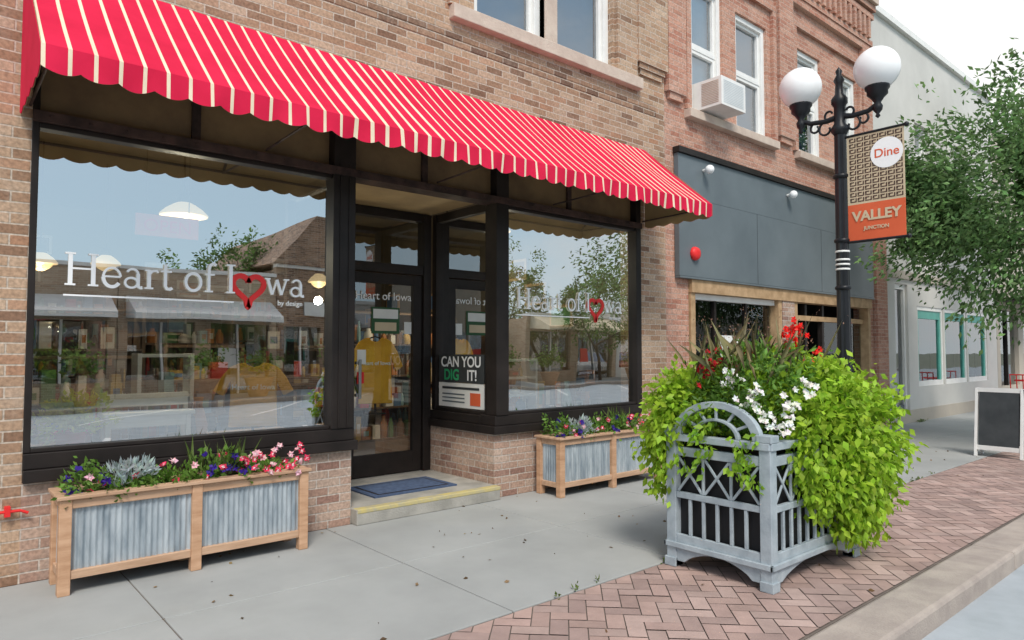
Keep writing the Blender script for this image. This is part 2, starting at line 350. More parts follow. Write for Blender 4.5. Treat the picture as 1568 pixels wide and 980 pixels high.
# ------------------------------------------------------------------ main store
store=empty('brick_storefront_building')
WL=0.505
mb=MB()
ops=[(WL,6.56,-1,3.82),(4.04,4.99,4.74,6.7),(5.17,6.10,4.74,6.7),(0.5,1.4,4.74,6.7),(1.6,2.5,4.74,6.7),(-4.5,-1.0,0.6,2.9)]
wall(mb,-7,7.08,0,0.3,0,8.2,ops,'brick')
for a,b_ in ((3.2,3.72),(6.5,7.08)):
    mb.box(a,b_,-0.07,-0.002,4.95,8.2,'brick')
    mb.box(a+0.04,b_-0.04,-0.05,-0.002,4.88,4.947,'brickdk'); mb.box(a+0.08,b_-0.08,-0.03,-0.002,4.81,4.878,'brick')
mb.box(-7,3.2,-0.05,-0.002,7.6,8.2,'brickdk')
mb.box(6.14,6.5,-0.045,-0.002,4.74,8.2,'brick'); mb.box(3.722,4.0,-0.045,-0.002,4.74,8.2,'brick')
for z in (4.36,4.43): mb.box(-7,6.9,-0.006,-0.001,z,z+0.062,'brickdk')
mb.done('brick_wall',store)
mb=MB()
mb.box(-4.5,-1.0,0.1,0.12,0.6,2.9,'cardb')
mb.done('side_window',store)
mb=MB()
mb.box(3.74,6.56,-0.09,0.1,4.6,4.735,'stone'); mb.box(0.4,2.6,-0.07,0.1,4.6,4.735,'stone')
mb.box(-7,7.08,-0.12,0.35,8.2,8.4,'stone')
mb.done('stone_sills',store,bevel=0.008)
sash(store,4.04,4.99,4.74,6.7,0.10,'upstairs_window_a','white','blue'); sash(store,5.17,6.10,4.74,6.7,0.10,'upstairs_window_b','white','blue')
sash(store,0.5,1.4,4.74,6.7,0.12,'upstairs_window_c'); sash(store,1.6,2.5,4.74,6.7,0.12,'upstairs_window_d')
mb=MB(); mb.box(4.99,5.17,-0.02,0.25,4.74,6.7,'stone'); mb.done('stone_mullion',store,bevel=0.005)
mb=MB()
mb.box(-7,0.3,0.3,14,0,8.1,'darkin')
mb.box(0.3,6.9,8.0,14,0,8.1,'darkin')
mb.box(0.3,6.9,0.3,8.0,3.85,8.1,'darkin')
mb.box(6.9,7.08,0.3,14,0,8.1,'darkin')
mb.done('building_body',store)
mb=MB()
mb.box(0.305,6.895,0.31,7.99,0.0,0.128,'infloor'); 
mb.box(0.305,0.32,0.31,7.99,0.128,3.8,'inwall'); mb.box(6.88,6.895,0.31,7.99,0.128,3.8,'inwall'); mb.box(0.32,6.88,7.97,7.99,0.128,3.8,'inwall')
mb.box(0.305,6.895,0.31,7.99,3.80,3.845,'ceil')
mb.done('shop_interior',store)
mb=MB()
mb.box(WL,2.76,0.0,0.22,0,0.62,'lowbrick'); mb.box(2.6,2.76,0.222,1.12,0,0.62,'lowbrick')
mb.box(4.30,6.56,0.0,0.22,0,0.62,'lowbrick'); mb.box(4.30,4.5,0.222,1.12,0,0.62,'lowbrick')
mb.done('brick_bulkheads',store)
mb=MB(); F='dark'
mb.box(WL,2.79,-0.06,0.24,0.622,0.70,F); mb.box(WL,2.77,-0.03,0.22,0.702,0.80,F)
mb.box(2.6,2.79,0.242,1.12,0.622,0.78,F)
mb.box(4.26,6.56,-0.06,0.24,0.622,0.70,F); mb.box(4.29,6.56,-0.03,0.22,0.702,0.80,F)
mb.box(4.26,4.5,0.242,1.12,0.622,0.70,F); mb.box(4.29,4.5,0.222,1.12,0.702,0.79,F)
mb.box(2.56,2.76,-0.04,0.10,0.802,3.8,F); mb.box(4.30,4.46,-0.04,0.12,0.802,3.8,F)
mb.box(WL,WL+0.04,-0.01,0.1,0.802,3.8,F); mb.box(6.47,6.56,-0.03,0.1,0.802,3.8,F)
for x in (2.62,2.70): mb.box(x-0.006,x+0.006,-0.05,-0.04,0.81,3.0,F)
mb.box(WL+0.04,2.56,-0.01,0.09,2.87,2.902,F); mb.box(4.46,6.47,-0.01,0.09,2.87,2.902,F)
mb.box(WL+0.04,2.56,-0.01,0.09,0.802,0.83,F); mb.box(4.46,6.47,-0.01,0.09,0.802,0.83,F)
mb.box(4.32,4.42,1.04,1.12,0.792,2.95,F); mb.box(4.32,4.42,0.122,0.17,0.792,2.95,F); mb.box(4.33,4.41,0.17,1.04,2.86,2.95,F); mb.box(4.33,4.41,0.17,1.04,0.792,0.83,F)
mb.box(2.62,2.70,1.04,1.12,0.782,2.95,F); mb.box(2.62,2.70,0.102,1.04,2.86,2.95,F)
mb.box(3.16,3.26,1.10,1.24,0.13,2.95,F); mb.box(4.20,4.298,1.10,1.24,0.13,2.95,F); mb.box(2.70,3.16,1.12,1.24,0.13,0.5,F); mb.box(2.70,3.16,1.12,1.24,2.86,2.95,F)
mb.box(3.26,4.20,1.11,1.23,2.27,2.37,F); mb.box(3.26,4.20,1.11,1.23,2.86,2.95,F)
mb.done('window_frames',store,bevel=0.006)
mb=MB()
mb.box(3.27,3.38,1.13,1.185,0.14,2.26,F); mb.box(4.085,4.19,1.13,1.185,0.14,2.26,F); mb.box(3.38,4.085,1.13,1.185,0.14,0.36,F); mb.box(3.38,4.085,1.13,1.185,2.15,2.26,F)
mb.box(3.40,3.43,1.07,1.085,0.95,1.35,'chrome'); mb.box(3.38,3.42,1.085,1.13,0.97,1.0,'chrome'); mb.box(3.38,3.42,1.085,1.13,1.3,1.33,'chrome')
mb.poly([(3.38,1.16,0.36),(4.085,1.16,0.36),(4.085,1.16,2.15),(3.38,1.16,2.15)],'glassd')
mb.poly([(3.26,1.17,2.37),(4.20,1.17,2.37),(4.20,1.17,2.86),(3.26,1.17,2.86)],'glassd')
mb.poly([(2.70,1.17,0.5),(3.16,1.17,0.5),(3.16,1.17,2.86),(2.70,1.17,2.86)],'glassd')
mb.done('shop_door',store,bevel=0.004)
mb=MB()
def pane(x0,x1,z0,z1,y,m): mb.poly([(x0,y,z0),(x1,y,z0),(x1,y,z1),(x0,y,z1)],m)
pane(WL+0.04,2.56,0.83,2.87,0.04,'glass'); pane(4.46,6.47,0.83,2.87,0.04,'glass')
mb.done('display_window_glass',store)
mb=MB()
mb.poly([(4.37,0.17,0.83),(4.37,1.04,0.83),(4.37,1.04,2.86),(4.37,0.17,2.86)],'glassd')
mb.poly([(2.66,0.10,0.79),(2.66,1.04,0.79),(2.66,1.04,2.86),(2.66,0.10,2.86)],'glassd')
mb.done('return_window_glass',store)
mb=MB()
mb.box(WL,6.56,-0.05,0.14,2.905,2.97,'steel')
for x in np.arange(0.6,6.5,0.22): mb.lathe((x,-0.05,2.94),[(0.012,-0.004),(0.012,0.004)],'steel',8)
mb.box(WL+0.04,2.56,0.06,0.1,2.972,3.8,'transom'); mb.box(2.76,4.30,0.06,0.1,2.972,3.8,'transom'); mb.box(4.46,6.47,0.06,0.1,2.972,3.8,'transom')
mb.box(2.76,4.30,0.12,1.24,2.955,3.0,'tan')
for x in (1.5,3.5,5.4): mb.box(x-0.03,x+0.03,0.03,0.058,2.975,3.8,'steel')
mb.done('lintel_and_transom',store)
mb=MB()
mb.box(2.765,4.30,-0.10,1.4,0.0,0.13,'step'); mb.box(2.77,4.30,-0.104,-0.02,0.095,0.133,'yellow')
mb.done('entrance_step',store,bevel=0.008)
mb=MB(); mb.box(3.1,4.0,0.2,0.75,0.131,0.145,'bluemat'); mb.box(3.16,3.94,0.25,0.70,0.1455,0.147,'dark'); mb.box(3.18,3.92,0.27,0.68,0.1475,0.148,'bluemat'); mb.done('doormat')
mb=MB(); mb.tube([(0.0,-0.04,0.46),(0.50,-0.04,0.46),(0.54,-0.04,0.44)],0.009,'redv'); mb.box(0.42,0.45,-0.05,0,0.43,0.49,'redv'); mb.done('red_wall_pipe')

# ------------------------------------------------------------------ window lettering
def arc(cx,cy,rx,ry,a0,a1,n=18): return [(cx+rx*math.cos(R(a0+(a1-a0)*i/n)), cy+ry*math.sin(R(a0+(a1-a0)*i/n))) for i in range(n+1)]
TK,TN=0.12,0.055
def sf(x,y,w=0.28): return ([(x-w/2,y),(x+w/2,y)],TN)
G={
'H':([([(.17,0),(.17,1)],TK),([(.78,0),(.78,1)],TK),([(.17,.52),(.78,.52)],TN),sf(.17,.022),sf(.17,.978),sf(.78,.022),sf(.78,.978)],.98),
'e':([(arc(.31,.31,.24,.30,5,180),.07),(arc(.31,.31,.24,.30,180,325),.105),([(.08,.33),(.55,.33)],TN)],.62),
'a':([(arc(.24,.17,.18,.16,0,360),.07),([(.43,.46),(.43,.05),(.50,.02),(.56,.03)],.105),(arc(.27,.45,.16,.16,0,160),.07)],.60),
'r':([([(.15,0),(.15,.62)],.115),sf(.15,.022,.26),([(.03,.60),(.15,.60)],TN),([(.15,.45),(.24,.58),(.38,.60),(.42,.54)],.07)],.47),
't':([([(.17,.84),(.17,.12),(.22,.03),(.32,.02),(.38,.07)],.10),([(.03,.60),(.36,.60)],TN)],.43),
'o':([(arc(.31,.31,.24,.29,0,360,28),.095)],.64),
'f':([([(.17,0),(.17,.78),(.21,.92),(.31,.98),(.41,.93)],.10),([(.04,.60),(.36,.60)],TN),sf(.17,.022,.27)],.40),
'I':([([(.2,0),(.2,1)],TK),sf(.2,.022,.30),sf(.2,.978,.30)],.42),
'w':([([(.10,.60),(.28,.03)],.105),([(.28,.03),(.44,.58)],.06),([(.44,.58),(.62,.03)],.105),([(.62,.03),(.80,.60)],.06),sf(.10,.60,.2),sf(.80,.60,.2)],.92),
' ':([],.30)}
def stroke(mb,pts,w,ox,oz,s,y,mat):
    P=[Vector((ox+p[0]*s,0,oz+p[1]*s)) for p in pts]; n=len(P); L_=[];R_=[]
    for i in range(n):
        d=(P[min(i+1,n-1)]-P[max(i-1,0)]).normalized(); a=Vector((-d.z,0,d.x))*w*s/2
        L_.append(P[i]+a); R_.append(P[i]-a)
    v=[(p.x,y,p.z) for p in L_+R_]
    mb.add(v,[(n+i,n+i+1,i+1,i) for i in range(n-1)],mat)
def write(mb,s,x,z,h,y,mat,width=None):
    k=h; yy=y
    for c in s:
        for pts,w in G[c][0]:
            stroke(mb,pts,w,x,z,k,yy,mat); yy-=0.0004
        x+=G[c][1]*k
    return x
def heart(mb,cx,cz,w,y,mat):
    pts=[]
    for i in range(49):
        t=2*math.pi*i/48; hx=16*math.sin(t)**3; hz=13*math.cos(t)-5*math.cos(2*t)-2*math.cos(3*t)-math.cos(4*t)
        pts.append((hx/32, hz/32-(0.12 if hz<-14 else 0)))
    stroke(mb,pts,0.17,cx,cz,w,y,mat)
def lettering(x0):
    e=empty('window_lettering'); mb=MB(); y=0.030
    h=0.215
    x=write(mb,'Heart of I',x0,1.875,h,y,'whitev')
    heart(mb,x+0.090,1.925,0.235,y,'redv')
    write(mb,'wa',x+0.215,1.875,h,y,'whitev')
    mb.box(x0+0.0,x-0.02,y-0.001,y,1.803,1.814,'whitev')
    mb.done('letters',e)
    text('by design',0.055,(x+0.42,y,1.80),(R(90),0,0),'whitev',e,'tagline',ext=0.0003)
lettering(0.70); lettering(4.62)

# ------------------------------------------------------------------ awning
aw=empty('striped_awning')
x0,x1=0.44,6.66; ztL,ztR,zf=3.93,3.89,3.07; proj=0.94; per=0.122
mb=MB(); mu=MB()
n=int(round((x1-x0)/0.0102)); 
def stripe(x): return 'cream' if ((x-x0)%per)<0.023 else 'red'
sc=per*1.5
def valz(x): return zf-0.125-0.03*abs(math.sin(math.pi*(x-x0)/sc))**0.8 
yr=[0,0.25,0.5,0.75,1.0]
def row(x,inset=0):
    out=[]; zt=ztL+(ztR-ztL)*(x-x0)/(x1-x0)
    for t in yr:
        sag=-0.024*math.sin(math.pi*t)*(0.6+0.4*math.sin(x*4.1)+0.35*math.sin(x*11+1))
        out.append((x,-0.012-t*proj+inset, zt+(zf-zt)*t+sag-inset))
    wv=0.012*math.sin(x*9)+0.010*math.sin(x*23)
    out.append((x,-0.012-proj+inset+wv*0.5,(zf+valz(x))/2))
    out.append((x,-0.012-proj+inset+wv,valz(x)-0))
    return out
xs_=[x0+(x1-x0)*i/n for i in range(n+1)]
rows=[row(x) for x in xs_]; rowi=[row(x,0.004) for x in xs_]
for i in range(n):
    mat=stripe((xs_[i]+xs_[i+1])/2); a,b_=rows[i],rows[i+1]
    for j in range(len(a)-1): mb.add([a[j],a[j+1],b_[j+1],b_[j]],[(0,1,2,3)],mat,False)
mb.done('striped_canvas',aw)
for i in range(n):
    a,b_=rowi[i],rowi[i+1]
    for j in range(len(a)-1): mu.add([a[j],a[j+1],b_[j+1],b_[j]],[(3,2,1,0)],'tan',False)
mu.done('canvas_lining',aw)
mb=MB()
for X,s,zt in ((x0-0.001,-1,ztL),(x1+0.001,1,ztR)):
    pts=[(X,-0.012,zt),(X,-0.012-proj,zf),(X,-0.012-proj,valz(x0))]
    m_=22
    for k in range(1,m_+1):
        yy=-0.012-proj+proj*k/m_; pts.append((X,yy,zf-0.125-0.03*abs(math.sin(math.pi*k/m_*5))**0.8))
    mb.prism(pts,(s*0.003,0,0),'red')
    mb.prism([(p[0]-s*0.004,p[1],p[2]) for p in pts],(s*0.002,0,0),'tan')
mb.done('end_panels',aw)
mb=MB()
for x in (0.49,2.0,3.6,5.1,6.6):
    mb.tube([(x,-0.02,ztR-0.08),(x,-proj+0.02,zf-0.05)],0.011,'steel'); mb.tube([(x,-0.02,3.0),(x,-proj+0.02,zf-0.05)],0.009,'steel')
mb.tube([(x0+0.02,-proj+0.01,zf-0.04),(x1-0.02,-proj+0.01,zf-0.04)],0.012,'steel')
mb.done('awning_frame',aw)

# ------------------------------------------------------------------ interior things
def pendant(x,y,z,r=0.2,top=3.8,watt=30):
    e=empty('pendant_lamp'); mb=MB()
    mb.tube([(x,y,z+0.16),(x,y,top)],0.008,'dark'); mb.lathe((x,y,z+0.08),[(0.02,0.1),(0.05,0.09),(0.06,0.04),(0.055,0)],'dark')
    mb.done('rod',e)
    mb=MB(); mb.lathe((x,y,z),[(0.05,0.09),(r*0.45,0.07),(r*0.75,0.03),(r,-0.02),(r*0.97,-0.035),(r*0.75,-0.035),(r*0.55,-0.08),(r*0.25,-0.11),(0.001,-0.12)],'lampglow'); mb.done('shade',e)
    if watt:
        l=bpy.data.lights.new('pendant_bulb','POINT'); l.energy=watt; l.color=(1.0,0.84,0.62); l.shadow_soft_size=0.06
        lo=bpy.data.objects.new('bulb',l); COL.objects.link(lo); lo.location=(x,y,z-0.30); lo.parent=e
pendant(1.74,1.20,2.66,watt=48); pendant(1.0,4.0,2.45,0.17); pendant(1.75,4.6,2.55,0.17,watt=0); pendant(5.85,3.0,2.72,0.2,watt=40); pendant(5.2,1.10,2.90,watt=40)  # last pendant is an added lamp, brightens the right display window
def tshirt(cx,y,cz,w,h,rz,name='t_shirt',printed=True):
    e=empty(name,(cx,y,cz)); e.rotation_euler=(R(-5),0,rz); mb=MB()
    half=[(0.11,0.50),(0.20,0.485),(0.30,0.43),(0.40,0.28),(0.50,0.06),(0.375,-0.02),(0.315,0.13),(0.29,0.20),(0.285,0.0),(0.29,-0.25),(0.30,-0.50)]
    neck=[(0.075,0.455),(0.0,0.43),(-0.075,0.455)]
    pts=[(a*w,0,b_*h) for a,b_ in half]+[(-a*w,0,b_*h) for a,b_ in reversed(half)]+[(a*w,0,b_*h) for a,b_ in reversed(neck)]
    mb.prism(pts,(0,-0.07,0),'mustard'); mb.done('shirt_body',e,bevel=0.022)
    mb=MB(); lo=0.745-cz if cz<1.6 else -h
    mb.tube([(0,-0.03,lo),(0,-0.03,h*0.45)],0.012,'dark'); mb.tube([(-w*0.2,-0.035,h*0.46),(0,-0.035,h*0.52),(w*0.2,-0.035,h*0.46)],0.008,'dark'); mb.lathe((0,-0.03,lo),[(0.11,-0.002),(0.11,0.012),(0.02,0.02)],'dark',20)
    mb.done('shirt_stand',e)
    if printed:
        text('Heart of Iowa',w*0.095,(0,-0.0735,h*0.08),(R(90),0,0),'whitev',e,'shirt_print',bold=0.001)
tshirt(2.10,0.42,1.08,0.62,0.52,R(-28)); tshirt(3.80,1.46,1.22,0.60,0.72,R(-22))
mb=MB()
mb.box(0.33,2.55,0.24,1.0,0.129,0.74,'rawwood'); mb.box(4.52,6.56,0.24,1.0,0.129,0.74,'rawwood'); mb.done('display_deck',store)
pal=[(0.6,0.06,0.04),(0.75,0.70,0.6),(0.55,0.36,0.1),(0.12,0.22,0.38),(0.10,0.26,0.10),(0.85,0.82,0.76),(0.45,0.2,0.08),(0.6,0.22,0.05),(0.85,0.8,0.72),(0.05,0.05,0.05),(0.3,0.48,0.5),(0.10,0.07,0.05),(0.2,0.12,0.08)]
PM=[pm('goods_colour_%d'%i,c,None,9,0.6) for i,c in enumerate(pal)]
def shelf(x0,x1,y0,y1,z0,z1,n,wood='infloor'):
    e=empty('merchandise_shelf'); mb=MB()
    mb.box(x0,x0+0.03,y0,y1,z0,z1,wood); mb.box(x1-0.03,x1,y0,y1,z0,z1,wood)
    for k in range(n+1):
        z=z0+(z1-z0-0.03)*k/n; mb.box(x0+0.03,x1-0.03,y0+0.005,y1,z,z+0.025,wood)
    mb.done('shelf_frame',e)
    mb=MB()
    for k in range(n):
        z=z0+(z1-z0-0.03)*k/n+0.026; x=x0+0.06
        while x<x1-0.15:
            w=random.uniform(0.05,0.16); hh=random.uniform(0.3,0.85)*((z1-z0)/n-0.05); d=random.uniform(0.1,0.2); mt=random.choice(PM)
            if random.random()<0.45: mb.lathe((x+w/2,y0+0.12,z),[(w*0.4,0),(w*0.45,hh*0.3),(w*0.4,hh*0.7),(w*0.2,hh*0.85),(w*0.2,hh),(0.001,hh)],mt,12)
            else:
                mb.box(x,x+w,y0+0.04,y0+0.04+d,z,z+hh,mt)
                if random.random()<0.5: mb.box(x+w*0.2,x+w*0.8,y0+0.037,y0+0.039,z+hh*0.3,z+hh*0.7,random.choice(PM))
            x+=w+random.uniform(0.01,0.05)
    mb.done('goods',e)
shelf(0.4,1.9,3.2,3.6,0.13,1.9,4); shelf(2.1,3.2,4.2,4.6,0.13,2.0,4); shelf(4.0,6.3,3.6,4.0,0.13,2.0,4); shelf(0.5,3.0,7.5,7.9,0.13,2.5,5); shelf(3.2,6.5,7.5,7.9,0.13,2.5,5)
shelf(0.45,1.5,1.7,2.0,0.13,1.40,3); shelf(4.7,6.2,1.9,2.2,0.13,1.50,3); shelf(4.55,5.3,0.45,0.7,0.741,1.35,3,'white'); shelf(5.95,6.42,0.5,0.75,0.741,1.30,2)
shelf(1.75,2.5,1.8,2.1,0.13,1.5,4); shelf(3.3,4.6,5.6,6.0,0.13,1.6,3); shelf(5.0,6.6,5.0,5.4,0.13,2.1,4); shelf(3.0,3.6,2.6,2.9,0.13,1.9,4)
shelf(1.30,1.72,0.74,0.95,0.741,1.42,2,'white')
e=empty('framed_pictures'); mb=MB()
for k in range(14):
    x=random.uniform(0.6,6.0); z=random.uniform(1.7,3.0); mb.box(x,x+0.4,7.93,7.96,z,z+0.3,'white'); mb.box(x+0.04,x+0.36,7.925,7.929,z+0.04,z+0.26,random.choice(PM))
    y=random.uniform(1.2,7); z=random.uniform(1.3,2.8); mb.box(6.84,6.87,y,y+0.45,z,z+0.32,'rawwood'); mb.box(6.835,6.839,y+0.04,y+0.41,z+0.04,z+0.28,random.choice(PM))
mb.done('frames',e)
e=empty('white_bench'); mb=MB(); mb.box(1.00,1.62,0.34,0.54,0.96,0.99,'white'); mb.box(1.00,1.62,0.53,0.55,1.02,1.12,'white'); mb.box(1.0,1.03,0.53,0.55,0.99,1.02,'white'); mb.box(1.59,1.62,0.53,0.55,0.99,1.02,'white')
for x in (1.02,1.56): 
    for y in (0.36,0.50): mb.box(x,x+0.035,y,y+0.035,0.741,0.96,'white')
mb.box(1.055,1.56,0.365,0.38,0.88,0.96,'white'); mb.done('bench_frame',e,bevel=0.004)
e=empty('potted_plant'); mb=MB(); mb.lathe((0.80,0.30,0.741),[(0.07,0),(0.10,0.14),(0.11,0.15)],'redv'); mb.done('pot',e)
cs=[(0.80+random.gauss(0,.09),0.30+random.gauss(0,.04),1.0+random.gauss(0,.06)) for _ in range(70)]
p,d,s_=clumps(cs,12,0.025,0.05,(0.80,0.30,0.9),0.1); leaves('plant_leaves',p,d,s_,varcol((0.55,0.65,0.05),len(p)),e)
e=empty('window_display_goods'); mb=MB()
for k in range(64):
    x=random.choice([random.uniform(0.9,1.75),random.uniform(4.6,6.4)]); y=random.uniform(0.58,0.95); hh=random.uniform(0.08,0.36); w=random.uniform(0.025,0.06)
    if random.random()<0.5: mb.lathe((x,y,0.741),[(w,0),(w*1.2,hh*0.3),(w*0.8,hh*0.6),(w*0.4,hh*0.8),(w*0.6,hh),(0.001,hh)],random.choice(PM),14)
    else:
        mb.box(x-w,x+w,y,y+0.03,0.741,0.741+hh,random.choice(PM)); mb.box(x-w*0.7,x+w*0.7,y-0.003,y-0.001,0.741+hh*0.2,0.741+hh*0.8,random.choice(PM))
mb.done('goods',e)
e=empty('poster_sign'); mb=MB()
mb.box(4.350,4.354,0.22,1.02,1.10,1.40,'cardb'); mb.box(4.350,4.354,0.22,1.02,0.84,1.095,'white')
mb.box(4.346,4.349,0.3,0.95,1.03,1.055,'cardb'); 
for z in (0.89,0.93,0.97): mb.box(4.346,4.349,0.55,0.95,z,z+0.014,'panel')
mb.box(4.346,4.349,0.28,0.45,0.87,1.0,'orange')
mb.done('poster_boards',e)
rot=(R(90),0,R(-90))
text('CAN YOU',0.155,(4.345,0.62,1.27),rot,'whitev',e,'poster_text_a',bold=0.003); text('DIG',0.16,(4.345,0.78,1.13),rot,'green',e,'poster_text_b',bold=0.004); text('IT!',0.155,(4.345,0.42,1.13),rot,'whitev',e,'poster_text_c',bold=0.003)
text('Heart of Iowa',0.12,(3.73,1.150,1.98),(R(90),0,0),'whitev',store,'door_lettering')
mb=MB(); mb.box(3.58,3.92,1.150,1.154,1.62,1.90,'bgreen'); mb.box(3.60,3.90,1.146,1.149,1.78,1.88,'white'); mb.box(3.62,3.88,1.146,1.149,1.65,1.74,'btan'); mb.box(3.42,3.52,1.150,1.154,1.30,1.45,'white'); mb.box(3.98,4.07,1.150,1.154,1.62,1.75,'white'); mb.box(3.42,3.50,1.150,1.154,1.10,1.22,'redv'); mb.done('door_notices',store)
e=empty('open_sign'); mb=MB(); mb.box(1.18,1.62,0.35,0.37,2.30,2.46,'orange'); mb.tube([(1.25,0.36,2.46),(1.25,0.36,3.8)],0.003,'dark'); mb.tube([(1.55,0.36,2.46),(1.55,0.36,3.8)],0.003,'dark'); mb.done('board',e); text('OPEN',0.13,(1.4,0.345,2.335),(R(90),0,0),'redv',e,'open_text')

# ------------------------------------------------------------------ cedar planter boxes
def cedar_planter(x0,x1,seed):
    random.seed(seed); np.random.seed(seed)
    e=empty('wooden_planter_box'); mb=MB(); y0,y1=-0.44,-0.09; H=0.56; p=0.065
    xm=(x0+x1)/2
    for x in (x0,xm-p/2,x1-p):
        mb.box(x,x+p,y0,y0+p,0.0,H,'cedar'); mb.box(x,x+p,y1-p,y1,0.0,H,'cedar')
    for a,b_ in ((x0+p,xm-p/2),(xm+p/2,x1-p)):
        for z0,z1 in ((0.09,0.14),(H-0.055,H)):
            mb.box(a,b_,y0+0.008,y0+0.05,z0,z1,'cedarh'); mb.box(a,b_,y1-0.05,y1-0.008,z0,z1,'cedarh')
    for x in (x0,x1-p):
        for z0,z1 in ((0.09,0.14),(H-0.055,H)): mb.box(x+0.01,x+p-0.012,y0+p,y1-p,z0,z1,'cedarh')
    mb.box(x0-0.015,x1+0.015,y0-0.018,y0+0.075,H+0.002,H+0.024,'cedarh'); mb.box(x0-0.015,x1+0.015,y1-0.075,y1+0.015,H+0.002,H+0.024,'cedarh')
    mb.box(x0-0.015,x0+0.07,y0+0.075,y1-0.075,H+0.002,H+0.024,'cedarh'); mb.box(x1-0.07,x1+0.015,y0+0.075,y1-0.075,H+0.002,H+0.024,'cedarh')
    mb.box(x0+0.06,x1-0.06,y0+0.06,y1-0.06,0.15,H-0.05,'soil')
    mb.done('cedar_frame',e,bevel=0.004)
    mb=MB()
    for a,b_ in ((x0+p,xm-p/2),(xm+p/2,x1-p)):
        nn=int((b_-a)/0.005); v=[]
        for i in range(nn+1):
            x=a+(b_-a)*i/nn; y=y0+0.034+0.005*math.sin(2*math.pi*x/0.034)
            v+= [(x,y,0.13),(x,y,H-0.04)]
        mb.add(v,[(2*i,2*i+2,2*i+3,2*i+1) for i in range(nn)],'galv',True)
    for X in (x0+0.03,x1-0.03):
        nn=50; v=[]
        for i in range(nn+1):
            y=y0+p+(y1-y0-2*p)*i/nn; x=X+0.006*math.sin(2*math.pi*y/0.034); v+=[(x,y,0.13),(x,y,H-0.04)]
        mb.add(v,[(2*i,2*i+2,2*i+3,2*i+1) for i in range(nn)],'galv',True)
    mb.done('corrugated_panels',e)
    cs=[]
    while len(cs)<230:
        x=random.uniform(x0+0.03,x1-0.02); y=random.uniform(y0+0.02,y1-0.03)
        hgt=0.10+0.07*math.sin(x*7+seed)+0.04*math.sin(x*17)
        cs.append((x,y,H+random.uniform(-0.02,max(0.03,hgt))))
    p_,d,s_=clumps(cs,9,0.022,0.042,(xm,(y0+y1)/2,H-0.3),-0.1)
    leaves('planter_leaves',p_,d,s_,varcol((0.14,0.27,0.045),len(p_),0.45),e)
    fw=[];fc=[];pw=[];pc=[];sv=[]
    for k in range(54):
        x=random.uniform(x1-0.5,x1-0.0) if k<38 else random.uniform(x0+0.1,x1-0.1)
        fw.append((x,random.uniform(y0-0.04,y0+0.18),H+random.uniform(0.0,0.18)))
        fc.append((0.80,0.04,0.12) if random.random()<0.65 else (0.88,0.50,0.56))
    flowers('bicolour_petunias',fw,0.031,fc,e,cen=(0.88,0.78,0.80))
    for k in range(20):
        x=random.choice([random.uniform(x0+0.02,x0+0.3),random.uniform(xm+0.0,xm+0.35)]); pw.append((x,random.uniform(y0-0.02,y0+0.2),H+random.uniform(0.02,0.17))); pc.append((0.05,0.022,0.27))
    flowers('purple_petunias',pw,0.034,pc,e)
    for k in range(26): sv.append((random.uniform(x0+0.28,x0+0.52),random.uniform(y0+0.03,y0+0.2),H+random.uniform(0.02,0.15)))
    p_,d,s_=clumps(sv,12,0.018,0.055,(x0+0.4,-0.25,H-0.1),-0.5)
    leaves('dusty_miller',p_,d,s_,varcol((0.46,0.54,0.54),len(p_),0.15),e,width=0.3)
    P=[];D=[]
    for k in range(40):
        P.append((random.uniform(x1-0.75,x1-0.4),random.uniform(y0+0.05,y1-0.05),H+0.04)); D.append((random.gauss(0,.35),random.gauss(0,.2),1))
    leaves('tall_stalks',np.array(P),np.array(D),np.random.uniform(0.12,0.27,40),varcol((0.14,0.20,0.05),40,0.4),e,width=0.05)
cedar_planter(0.65,2.19,3); cedar_planter(4.78,6.38,11)
random.seed(21); np.random.seed(21)

# ------------------------------------------------------------------ lattice planter
lp=empty('lattice_planter_box'); mb=MB()
ax,bx,ay,by=3.88,5.06,-3.13,-2.37; P=0.075; m_='greyp'
for x in (ax,bx-P):
    for y in (ay,by-P): mb.box(x,x+P,y,y+P,0.0,0.88,m_)
def side(o,u,nrm,L):
    o=Vector(o); u=Vector(u); nv=Vector(nrm)
    def bx_(a,b_,z0,z1,t0=-0.04,t1=-0.008,mat=m_):
        pts=[o+u*a+nv*t0,o+u*b_+nv*t0,o+u*b_+nv*t1,o+u*a+nv*t1]; X=[p.x for p in pts]; Y=[p.y for p in pts]
        mb.box(min(X),max(X),min(Y),max(Y),z0,z1,mat)
    bx_(0,L,0.46,0.50); bx_(0,L,0.74,0.80)
    arch=[(0,0.22),(0,0.04)]+[(0.06+ (L-0.12)*t/16, 0.04+0.085*math.sin(math.pi*t/16)**0.7) for t in range(17)]+[(L,0.04),(L,0.22)]
    mb.prism([o+u*a+nv*-0.035+Vector((0,0,z)) for a,z in arch], nv*0.028, m_)
    bx_(-P-0.015,L+P+0.015,0.13,0.165,-0.005,0.015)
    bx_(-P,L+P,0.84,0.885,-0.06,0.012)
    nsl=6 if L<0.8 else 10
    for k in range(1,nsl): 
        a=L*k/nsl; bx_(a-0.011,a+0.011,0.2201,0.46,-0.032,-0.012)
    nx=3 if L<0.8 else 5
    for k in range(nx):
        a0=L*k/nx; a1=L*(k+1)/nx
        if k: bx_(a0-0.009,a0+0.009,0.50,0.74,-0.03,-0.013)
        pa=o+u*(a0+0.01)+nv*-0.022; pb=o+u*(a1-0.01)+nv*-0.022
        mb.beam(pa+Vector((0,0,0.505)),pb+Vector((0,0,0.735)),0.012,0.018,m_,up=(0,0,1)); mb.beam(pa+nv*0.004+Vector((0,0,0.735)),pb+nv*0.004+Vector((0,0,0.505)),0.012,0.018,m_)
    bx_(0,L,0.1,0.80,-0.075,-0.055,'liner')
